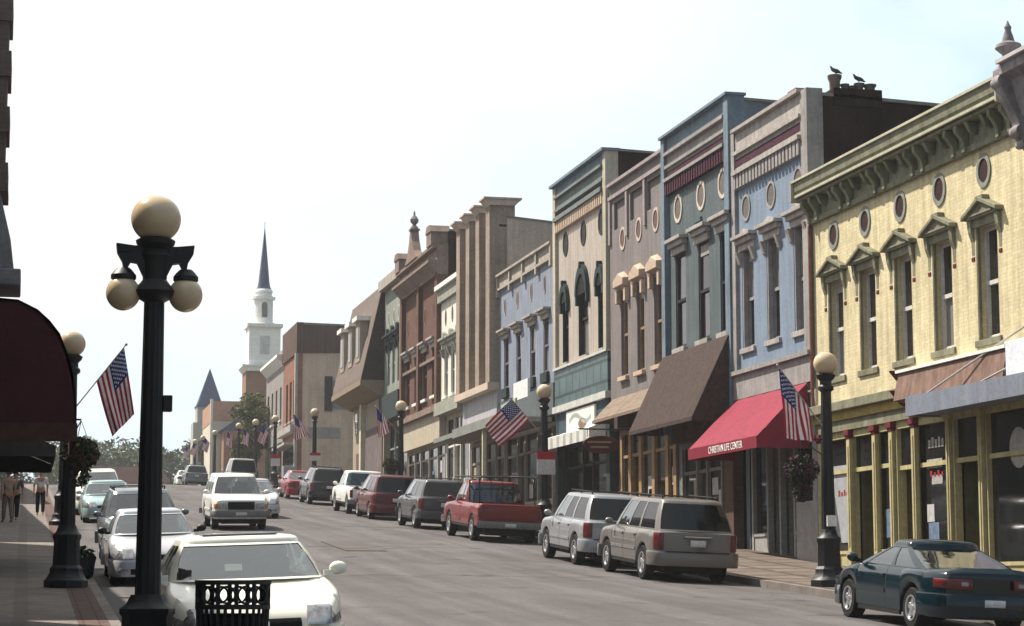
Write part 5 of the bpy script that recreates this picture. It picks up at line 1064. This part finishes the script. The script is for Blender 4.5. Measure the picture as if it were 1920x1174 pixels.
        for sg in ((1, -1) if both and s0 > 0 else (1,)):
            m = MB(); rng = ss if (s0 > 0 or not both) else [-s1 + 2 * s1 * i / 28 for i in range(29)]
            rows = []
            for s in rng:
                p, _ = pos(abs(s)); n = normal(abs(s))
                if abs(s) < .02: n = Vector((0, end, 0)); 
                mx_ = (1 if s >= 0 else -1) * sg; f = lambda dd, z: (mx_ * (p.x + n.x * dd), p.y + n.y * dd - end * rake * (z - z0), z)
                h_ = z1 - z0; rows.append([f(-.03, z0), f(off - .012, z0), f(off, z0 + min(.03, h_ * .25)), f(off, z1 - min(.03, h_ * .25)), f(off - .015, z1), f(-.03, z1)])
            vs = [v for rw_ in rows for v in rw_]; w6 = 6
            m.add(vs, [(i * w6 + j, i * w6 + j + 1, (i + 1) * w6 + j + 1, (i + 1) * w6 + j) for i in range(len(rows) - 1) for j in range(5)] + [(0, 1, 2, 3, 4, 5), tuple(range(len(vs) - 6, len(vs)))])
            out.append(part(m, nm, mt, par or r, smooth=40))
        return out
    for a in sp.get('wraps', []):
        nm, end, s0, s1, z0, z1, off, mk = a[:8]; wrap(nm, end, s0, s1, z0, z1, off, {'p': pm, 'b': TRIMBLK, 'c': CHROME, 'h': LAMPGL, 't': REDGL, 'd': DARK, 'a': mat('amber_lens', (.45, .18, .03), .25, .2, 9), 'w': mat('plate_white', (.5, .5, .52), .5, .3, 14), 'g': mat('grey_bumper', (.16, .16, .165), .6, .15, 5), 'k': mat('lower_cladding', (.13, .125, .12), .6, .15, 5)}[mk], rake=(a[8] if len(a) > 8 else 0))
    for s in (-1, 1):
        m = MB(); yy = yA - .33; m.sphere((s * (Wh + .10), yy, belt + .09), .1, 14, 8); m.v = [(v[0], yy + (v[1] - yy) * .7, belt + .09 + (v[2] - belt - .09) * .75) for v in m.v]
        m.box(min(s * (Wh - .06), s * (Wh + .05)), max(s * (Wh - .06), s * (Wh + .05)), yy - .03, yy + .03, belt + .01, belt + .07); part(m, 'mirror', sp.get('mirror', pm) if sp.get('mirror') else pm, r, smooth=40)
    if sp.get('rack'):
        m = MB()
        for s in (-1, 1):
            m.tube((s * (wr - .06), yRF - .3, H + .05), (s * (wr - .06), yRR + .15, H + .035), .016)
            for yy in (yRF - .35, (yRF + yRR) / 2, yRR + .2): m.tube((s * (wr - .06), yy, H - .02), (s * (wr - .06), yy, H + .05), .018)
        for yy in (yRF - .7, yRR + .4): m.tube((-wr + .06, yy, H + .035), (wr - .06, yy, H + .035), .012)
        part(m, 'roof_rack', TRIMBLK, r)
    if sp.get('molding'):
        m = MB(); zz = sp['molding']
        for s in (-1, 1):
            for a, b in zip(seams, seams[1:]): m.box(s * (Wh + .006) - .012, s * (Wh + .006) + .014, a + .03, b - .03, zz - .03, zz + .03)
        part(m, 'side_moulding', sp.get('moldm', pm), r)
    for s in (-1, 1):
        m = MB(); m.box(s * (Wh - .04) - .02, s * (Wh - .04) + .02, wys[1] + Ra + .05 if wys[1] < wys[0] else wys[0] + Ra + .05, max(wys) - Ra - .05, sill - .04, sill + .05)
        part(m, 'sill_panel', sp.get('sillm', TRIMBLK), r)
    return r
SEDAN = dict(dome=.09, L=4.72, W=1.8, H=1.47, belt=.98, rw=.315, wheels=(1.42, -1.33), doors=[1.0, .0, -1.0], cab=(1.22, .38, -.85, -1.72), glass=[(.06, .42), (.47, .80), (.83, .95)],
  top=[(2.36, .52), (2.33, .60), (2.26, .675), (2.12, .75), (1.9, .82), (1.5, .895), (1.12, .965), (1.0, .975), (-1.6, .985), (-2.2, .975), (-2.33, .93), (-2.36, .86)], bow=.07, taper=(.85, .24, .55, .14),
  wraps=[('bumper', 1, 0, 1.35, .2, .52, .05, 'p'), ('lower_grille', 1, 0, .52, .24, .36, .062, 'd'), ('grille', 1, 0, .40, .50, .62, .03, 'd', .5), ('emblem', 1, 0, .06, .54, .60, .045, 'c', .5), ('headlight', 1, .47, 1.12, .55, .74, .025, 'h', .95), ('fog_lamp', 1, .56, .72, .28, .37, .062, 'h'),
         ('bumper', -1, 0, 1.2, .22, .58, .05, 'p'), ('tail_light', -1, .48, .98, .66, .86, .025, 't'), ('licence_plate', -1, 0, .16, .64, .78, .03, 'w')])
SUV = dict(L=4.87, W=1.88, H=1.76, belt=1.10, rw=.37, sill=.36, wheels=(1.46, -1.41), doors=[1.02, .02, -.95], cab=(1.25, .50, -1.98, -2.37), crear=.16, glass=[(.05, .30), (.33, .58), (.62, .96)], tumble=.19, rack=1,
  top=[(2.435, .72), (2.40, .86), (2.25, .97), (1.9, 1.03), (1.2, 1.09), (1.0, 1.1), (-2.36, 1.1), (-2.42, 1.06), (-2.435, .95)], bow=.05, taper=(.7, .16, .35, .09), molding=.62,
  wraps=[('bumper', 1, 0, 1.35, .34, .62, .06, 'p'), ('grille', 1, 0, .45, .66, .84, .03, 'd'), ('grille_bar', 1, 0, .47, .735, .765, .045, 'c'), ('headlight', 1, .52, 1.0, .68, .84, .03, 'h'), ('lower_grille', 1, 0, .6, .38, .46, .072, 'd'),
         ('bumper', -1, 0, 1.3, .36, .66, .07, 'p'), ('tail_light', -1, .76, 1.04, .70, 1.06, .02, 't'), ('licence_plate', -1, 0, .17, .78, .92, .02, 'w'), ('tailgate_trim', -1, 0, .30, .95, 1.0, .02, 'p'), ('step_pad', -1, 0, .7, .655, .675, .075, 'b')])
PICK = dict(L=5.5, W=1.96, H=1.80, belt=1.13, rw=.38, sill=.44, wheels=(1.72, -1.75), doors=[1.12, -.12], cab=(1.35, .72, -.42, -.62), crear=.12, glass=[(.08, .58), (.66, .93)], tumble=.14, bed=(-2.66, -.72), molding=.60,
  top=[(2.75, .78), (2.72, .95), (2.5, 1.04), (1.4, 1.11), (1.1, 1.13), (-.7, 1.13), (-2.72, 1.13), (-2.75, 1.1)], bow=.02, taper=(.45, .08, .15, .03),
  wraps=[('bumper', 1, 0, 1.2, .42, .64, .09, 'c'), ('grille', 1, 0, .55, .68, .92, .03, 'd'), ('headlight', 1, .6, .95, .7, .9, .03, 'h'), ('bumper', -1, 0, .95, .42, .62, .12, 'g'), ('tail_light', -1, .84, .98, .7, 1.02, .02, 't'), ('licence_plate', -1, 0, .17, .46, .58, .13, 'w'), ('tailgate', -1, 0, .80, .66, 1.12, .015, 'p')])
COUPE = dict(dome=.12, L=4.4, W=1.74, H=1.34, belt=.90, rw=.31, sill=.22, wheels=(1.24, -1.26), doors=[.92, -.32], cab=(1.12, .12, -.62, -1.62), crear=.2, glass=[(.08, .52), (.58, .94)], tumble=.20,
  top=[(2.2, .52), (2.16, .60), (2.0, .68), (1.65, .76), (1.1, .875), (1.0, .89), (-1.5, .92), (-1.95, .95), (-2.13, .95), (-2.2, .86)], bow=.09, taper=(.95, .26, .75, .17), molding=.52,
  wraps=[('bumper', 1, 0, 1.4, .2, .5, .04, 'p'), ('headlight', 1, .45, .95, .52, .64, .03, 'h'), ('bumper', -1, 0, 1.35, .24, .58, .06, 'p'), ('tail_light', -1, .34, .98, .66, .80, .02, 't'), ('licence_plate', -1, 0, .16, .40, .52, .07, 'w'), ('reverse_light', -1, .40, .50, .69, .77, .026, 'h')])
VAN = dict(L=4.8, W=1.9, H=1.76, belt=1.06, rw=.33, sill=.28, wheels=(1.5, -1.45), doors=[1.15, .1, -1.0], cab=(1.55, .45, -2.05, -2.34), crear=.18, glass=[(.05, .30), (.33, .60), (.64, .95)], tumble=.16,
  top=[(2.4, .62), (2.36, .76), (2.1, .90), (1.6, 1.02), (1.3, 1.06), (-2.34, 1.06), (-2.39, 1.0), (-2.4, .9)], bow=.07, taper=(.8, .2, .4, .1), molding=.55,
  wraps=[('bumper', 1, 0, 1.35, .25, .56, .05, 'p'), ('headlight', 1, .5, 1.0, .6, .76, .03, 'h'), ('bumper', -1, 0, 1.3, .28, .62, .06, 'p'), ('tail_light', -1, .78, 1.05, .68, 1.0, .02, 't'), ('licence_plate', -1, 0, .17, .72, .86, .02, 'w')])
def variant(b, **k): d = dict(b); d.update(k); return d
OFFR = variant(SUV, L=4.6, W=1.76, H=1.78, belt=1.10, rack=0, wheels=(1.36, -1.3), cab=(1.1, .55, -2.0, -2.22), taper=(.5, .10, .3, .08), bow=.02, doors=[.9, -.02, -.9],
  top=[(2.3, .78), (2.28, .94), (2.15, 1.02), (1.8, 1.05), (1.0, 1.1), (-2.22, 1.1), (-2.29, 1.05), (-2.3, .95)],
  wraps=[('bumper', 1, 0, 1.1, .42, .62, .10, 'g'), ('grille', 1, 0, .42, .66, .90, .03, 'd'), ('headlight', 1, .46, .72, .68, .86, .035, 'h'), ('indicator', 1, .74, .9, .68, .84, .03, 'a'), ('bumper', -1, 0, 1.1, .42, .6, .1, 'g'), ('tail_light', -1, .72, .92, .7, 1.0, .02, 't'), ('licence_plate', 1, 0, .17, .47, .58, .11, 'w')])
PWHITE = paint('pearl_white_paint', (.74, .72, .62), .25); PSILV = paint('silver_paint', (.28, .29, .31), .3, .35); PGOLD = paint('pewter_paint', (0.15, 0.138, 0.126), .3, .3); PTEAL = paint('deep_teal_paint', (0.001, 0.011, 0.017), .15)
PRED = paint('truck_red_paint', (0.144, 0.006, 0.007), .28); PMAR = paint('maroon_paint', (0.084, 0.010, 0.011), .28); PBLK = paint('black_paint', (.014, .014, .016), .22); PGRY = paint('slate_grey_paint', (.14, .16, .18), .25, .3); PSIL2 = paint('cool_silver_paint', (.46, .47, .50), .28, .3); PICE = paint('pale_teal_paint', (.30, .42, .42), .28, .2); POFF = paint('off_white_paint', (0.72, 0.71, 0.66), .3)
GR = 'cars parked along the right kerb'; GL = 'cars parked along the left kerb'
make_car('dark teal two door coupe parked nearest on the right', 'car', variant(COUPE), 13.98, 30.9, 0, PTEAL, GR)
make_car('pewter grey SUV with black rear window, nearest of the parked SUVs on the right', 'SUV', variant(SUV, H=1.80, molding=.66, moldm=CHROME), 14.06, 45.25, 0, PGOLD, GR, rearglass=CARDARK)
make_car('silver SUV with vertical dark tail lamps parked in front of the pewter one', 'SUV', variant(SUV, H=1.76), 14.06, 51.0, 0, PSILV, GR, rearglass=CARDARK)
make_car('red pickup truck with an open bed and ladder frame', 'pickup truck', PICK, 14.1, 63.4, 0, PRED, GR)
make_car('dark grey SUV with a black rear end, parked ahead of the red pickup', 'SUV', variant(SUV, W=1.84, H=1.72), 14.05, 72.6, 0, paint('charcoal_paint', (.05, .053, .06), .25, .2), GR, rearglass=CARDARK)
make_car('maroon minivan with a dark rear window', 'minivan', VAN, 14.05, 82.2, 0, PMAR, GR, rearglass=CARDARK)
make_car('white pickup truck parked ahead of the maroon minivan', 'pickup truck', variant(PICK, W=1.9), 14.05, 88.3, 0, POFF, GR)
make_car('black SUV parked farther up beside the tan building', 'SUV', variant(SUV, W=1.84), 14.05, 100.4, 0, PBLK, GR, rearglass=CARDARK)
make_car('small red car at the far end of the right hand row', 'car', variant(SEDAN, W=1.72), 14.0, 109, 0, paint('bright_red_paint', (0.196, 0.012, 0.018)), GR)
make_car('white sedan with a sunroof facing the camera in the foreground', 'car', variant(SEDAN, H=1.46, W=1.82), 2.43, 23.9, pi, PWHITE, GL)
c_ = [o for o in COL.objects if o.get('label', '').startswith('white sedan with a sunroof')][0]
m = MB(); m.box(-.42, .42, -.28, .28, 1.455, 1.471); part(m, 'sunroof', mat('sunroof_glass', (.10, .13, .16), .05, .2, 3, spec=.7), c_, bevel=.008)
make_car('silver sedan facing the camera, partly behind the triple lamp post', 'car', variant(SEDAN, mirror=BLACK), 2.62, 44.4, pi, PSIL2, GL)
make_car('dark slate SUV facing the camera right behind the silver sedan', 'SUV', variant(SUV, W=1.84, H=1.74), 2.75, 51.0, pi, PGRY, GL)
make_car('pale teal sedan facing the camera under the left globe lamp', 'car', SEDAN, 2.95, 77.5, pi, PICE, GL)
make_car('white van at the far end of the left row, behind the pale teal sedan', 'van', VAN, 2.9, 86, pi, PWHITE, GL)
make_car('off white boxy SUV driving down the middle of the street', 'SUV', OFFR, 6.75, 69, pi, POFF, name='moving_car')
make_car('silver sedan driving just behind the white SUV', 'car', variant(SEDAN), 8.5, 80.5, pi, PSIL2, name='moving_car')
make_car('boxy tan van parked beyond the white SUV, dark window', 'van', variant(VAN, H=2.0), 13.9, 139, 0, paint('tan_van_paint', (.30, .28, .24)), GR, rearglass=CARDARK)
make_car('grey SUV parked far up near the crest', 'SUV', SUV, 14.0, 178, 0, PGRY, GR, rearglass=CARDARK)
make_car('white car parked farthest up the right kerb', 'car', SEDAN, 13.9, 187, 0, POFF, GR)
# ladder frame standing in the pickup bed
lr = empty('ladder_rack', (14.1, 61.6, g(61.6) + 1.0), 'thin dark rack of bars standing on the red pickup bed', 'rack'); zb_ = g(61.6) + .9; m = MB()
for xx in (13.25, 14.95):
    for yy in (60.9, 62.3): m.tube((xx, yy, zb_), (xx, yy, zb_ + 1.05), .022)
    m.tube((xx, 60.6, zb_ + 1.03), (xx, 64.6, zb_ + 1.27), .022)
for yy, dz in ((60.9, 1.05), (62.3, 1.13), (64.2, 1.25)): m.tube((13.25, yy, zb_ + dz), (14.95, yy, zb_ + dz), .02)
for k in range(4): m.tube((13.6 + k * .34, 60.9, zb_ + .1), (13.6 + k * .34, 60.9, zb_ + 1.05), .012)
m.build('frame', BLACK, lr)
# ------------------------------------------------------------------ people on the left pavement
def skin_mesh(verts, edges, radii, mt, name, par, root=0, sub=2):
    me = bpy.data.meshes.new(name); me.from_pydata(verts, edges, []); o = bpy.data.objects.new(name, me); COL.objects.link(o)
    o.modifiers.new('s', 'SKIN'); me.skin_vertices[0].data
    for i, rr in enumerate(radii): sv = me.skin_vertices[0].data[i]; sv.radius = (rr, rr) if not isinstance(rr, tuple) else rr; sv.use_root = (i == root)
    ss = o.modifiers.new('u', 'SUBSURF'); ss.levels = sub; ss.render_levels = sub
    bpy.context.view_layer.update(); m2 = bpy.data.meshes.new_from_object(o.evaluated_get(bpy.context.evaluated_depsgraph_get())); bpy.data.objects.remove(o)
    m2.materials.clear(); m2.materials.append(mt)
    for p in m2.polygons: p.use_smooth = True
    o = bpy.data.objects.new(name, m2); COL.objects.link(o); o.parent = par; return o
SKIN = mat('skin', (.38, .22, .15), .6, .1, 4)
def person(label, x, y, rz_, h, shirt, trous, hair, stride=.12, shorts=False):
    r = empty('person', (x, y, g(y) + .153), label, 'person'); r.rotation_euler = (0, 0, rz_); k = h / 1.75; r.scale = (k, k, k)
    V = [(0, 0, .95), (0, 0, 1.15), (0, -.01, 1.36), (0, 0, 1.47), (0, .01, 1.56), (0, .02, 1.66)]; E = [(0, 1), (1, 2), (2, 3), (3, 4), (4, 5)]; Rr = [(.15, .105), (.135, .10), (.16, .11), .052, (.075, .09), (.07, .085)]
    for s, fw_ in ((-1, 1), (1, -1)):
        b = len(V); V += [(s * .09, 0, .88), (s * .10, .02 + fw_ * stride * .4, .50), (s * .10, -.02 + fw_ * stride, .08), (s * .105, .13 + fw_ * stride, .035)]; Rr += [.095, .062, .042, .036]; E += [(0, b), (b, b + 1), (b + 1, b + 2), (b + 2, b + 3)]
        b = len(V); V += [(s * .20, 0, 1.38), (s * .25, -.02 - fw_ * .05, 1.12), (s * .25, .05 - fw_ * .1, .88), (s * .245, .07 - fw_ * .1, .80)]; Rr += [.06, .045, .034, .032]; E += [(2, b), (b, b + 1), (b + 1, b + 2), (b + 2, b + 3)]
        for f in range(4): V.append((s * (.23 + f * .012), .075 - fw_ * .1 + f * .012 - .02, .70 + abs(f - 1.4) * .012)); Rr.append(.010); E.append((b + 3, len(V) - 1))
        V.append((s * .21, .115 - fw_ * .1, .76)); Rr.append(.011); E.append((b + 3, len(V) - 1))
    skin_mesh(V, E, Rr, SKIN, 'body', r)
    V2 = [(0, 0, .98), (0, 0, 1.15), (0, -.01, 1.36), (0, 0, 1.43)]; E2 = [(0, 1), (1, 2), (2, 3)]; R2 = [(.165, .12), (.152, .115), (.175, .125), .075]
    for s, fw_ in ((-1, 1), (1, -1)): b = len(V2); V2 += [(s * .20, 0, 1.38), (s * .25, -.02 - fw_ * .05, 1.14)]; R2 += [.075, .065]; E2 += [(2, b), (b, b + 1)]
    skin_mesh(V2, E2, R2, shirt, 'shirt', r)
    V3 = [(0, 0, .97)]; E3 = []; R3 = [(.162, .118)]
    for s, fw_ in ((-1, 1), (1, -1)):
        b = len(V3); V3 += [(s * .09, 0, .86), (s * .10, .02 + fw_ * stride * .4, .50)]; R3 += [.11, .082]; E3 += [(0, b), (b, b + 1)]
        if not shorts: V3 += [(s * .10, -.02 + fw_ * stride, .1)]; R3 += [.065]; E3 += [(b + 1, b + 2)]
    skin_mesh(V3, E3, R3, trous, 'trousers', r)
    m = MB(); m.sphere((0, -.005, 1.665), .098, 16, 10, 1.05); m.v = [v for v in m.v]; o = m.build('hair', hair, None, smooth=60); o.parent = r; o.scale = (.92, 1.02, 1); o.location = (0, -.018, .0)
    m = MB(); m.prism([(-.02, 1.60), (.02, 1.60), (0, 1.65)], 'y', .085, .118); o = m.build('nose', SKIN, None); o.parent = r
    m = MB()
    for s in (-1, 1): m.sphere((s * .035, .092, 1.645), .011, 8, 6)
    m.box(-.03, .03, .088, .096, 1.565, 1.575); o = m.build('face_features', DARK, None); o.parent = r
    return r
HAIRD = mat('dark_hair', (.03, .02, .015), .7); HAIRB = mat('light_brown_hair', (.16, .10, .05), .7)
person('person in a tan top and dark trousers standing at the left edge of the pavement', -.52, 72, .4, 1.78, mat('tan_shirt', (.30, .24, .19), .9), mat('khaki_trousers', (.22, .17, .13), .9), HAIRB)
person('person in dark clothes close behind the one in tan', -.30, 73.6, 2.9, 1.72, mat('grey_violet_shirt', (.12, .10, .13), .9), mat('black_trousers', (.03, .03, .035), .9), HAIRD)
person('person in a white shirt and dark trousers walking on the left pavement', .60, 80, pi, 1.72, mat('white_shirt', (.62, .60, .58), .9), mat('black_trousers', (.03, .03, .035), .9), HAIRD, stride=.2)
# ------------------------------------------------------------------ trees
BARK = mat('bark', (.09, .07, .055), .95, .3, 5, bump=.4)
LF1 = mat('leaf_mid', (.09, .125, .035), .7, .3, 3); LF2 = mat('leaf_light', (.15, .17, .05), .7, .3, 3); LF3 = mat('leaf_dark', (.055, .08, .025), .7, .3, 3); LF4 = mat('leaf_tan', (.19, .13, .07), .7, .3, 3)
def tree(label, x, y, h, w, n, leaf, clumps, pal, group=None, trunk=.3, name='street_tree'):
    r = empty(name, (x, y, g(y)), label, 'tree', group); z = g(y); top = Vector((x, y, z + h * .62)); t = MB(); t.tube((x, y, z - .3), (x + .1, y, z + h * .3), trunk, trunk * .7, 10); t.tube((x + .1, y, z + h * .3), top, trunk * .7, trunk * .25, 8)
    crown_ = MB(); k = 0
    for i in range(clumps):
        a = random.uniform(0, 2 * pi); rr = sqrt(random.random()) * w * .5; zz = z + h * random.uniform(.3, .93); f = 1 - abs((zz - z) / h - .6) * 1.5; c = Vector((x + rr * cos(a) * max(f, .3), y + rr * sin(a) * max(f, .3), zz)); s = w * random.uniform(.12, .24)
        t.tube((x + .08, y, z + h * random.uniform(.28, .5)), c, trunk * .22, trunk * .06, 5)
        m2 = random.choice(pal); leaves(crown_, c, s, s, s * .8, n // clumps, leaf, (m2, m2, m2, random.choice(pal)), hollow=.25)
    t.build('trunk', BARK, r, smooth=50); crown_.build('crown', [LF1, LF2, LF3, LF4], r)
tree('olive leafed street tree in front of the grey building and the church', 18.0, 172, 7.9, 4.0, 8000, .16, 46, (0, 1, 2, 3), trunk=.22)
far = [(6.5, 312, 10.8, 9), (11.2, 318, 11.6, 9.5), (16.0, 312, 11.4, 10), (20.8, 320, 11.0, 9), (25.4, 314, 11.2, 9.5), (1.5, 316, 11.5, 10), (-5, 314, 12, 11), (-12, 318, 12.5, 11)]
FL = ['far tree just right of the dark basket on the left lamp', 'far tree above the low red roofed building', 'far tree immediately left of the triple lamp post', 'far tree seen right of the triple lamp post, left of the tower', 'far tree at the foot of the grey tower', 'far tree above the white van on the left', 'far tree low behind the left pavement', 'far tree behind the left shops']
for (x, y, h, w), lb in zip(far, FL): tree(lb, x, y, h, w, 2600, .38, 30, (0, 0, 2, 2), 'trees at the end of the street', trunk=.3, name='far_tree')
# ------------------------------------------------------------------ birds on the chimney pots
FEA = mat('grey_feathers', (.06, .06, .065), .8, .3, 12)
def bird(label, x, y, z, rz_, up=.6):
    r = empty('pigeon', (x, y, z), label, 'bird', 'birds on the chimney pots'); r.rotation_euler = (0, 0, rz_); r.scale = (.75, .75, .8)
    skin_mesh([(0, 0, .16), (.09, 0, .21), (.14, 0, .28), (.155, 0, .335), (-.12, 0, .11), (-.25, 0, .05)], [(0, 1), (1, 2), (2, 3), (0, 4), (4, 5)], [.075, .07, .035, .036, .05, .02], FEA, 'body', r)
    m = MB(); m.lathe([(.012, 0), (.002, .04)], 6, (0, 0, 0), 'x'); m.v = [(v[0] + .185, v[1], v[2] + .335) for v in m.v]; o = m.build('beak', DARK, None); o.parent = r
    m = MB(); m.tube((.0, -.03, .1), (.01, -.03, 0), .007, n=5); m.tube((.0, .03, .1), (.01, .03, 0), .007, n=5); o = m.build('legs', DARK, None); o.parent = r
    m = MB()
    for s in (-1, 1): m.sphere((0, 0, 0), 1, 10, 6); m.v[-len(m.v) // (1 if s < 0 else 2):] = [( -.04 + v[0] * .15, s * .068 + v[1] * .015, .16 + v[2] * .05 + v[0] * .05) if abs(v[0]) <= 1.001 and abs(v[1]) <= 1.001 else v for v in m.v[-len(m.v) // (1 if s < 0 else 2):]]
    o = m.build('wings', FEA, None, smooth=60); o.parent = r
bird('pigeon standing on the leftmost, tallest chimney pot', 20.36, 49.88, 15.2, 2.6)
bird('pigeon standing on a middle chimney pot, right of the other bird', 21.0, 49.88, 15.02, 2.8)

# ------------------------------------------------------------------ the day's haze
hz = MB(); hz.box(-720, 720, -90, 720, -8.5, 60); hz = hz.build('haze', mat('haze_air', (1, 1, 1)), None); tag(hz, kind='stuff')
hm_ = bpy.data.materials.new('haze'); hm_.use_nodes = True; hn = hm_.node_tree.nodes; hn.remove(hn['Principled BSDF'])
pv = hn.new('ShaderNodeVolumePrincipled'); pv.inputs['Density'].default_value = .0003; pv.inputs['Color'].default_value = (.93, .95, 1, 1); pv.inputs['Anisotropy'].default_value = .35
hm_.node_tree.links.new(pv.outputs['Volume'], hn['Material Output'].inputs['Volume']); hz.data.materials[0] = hm_
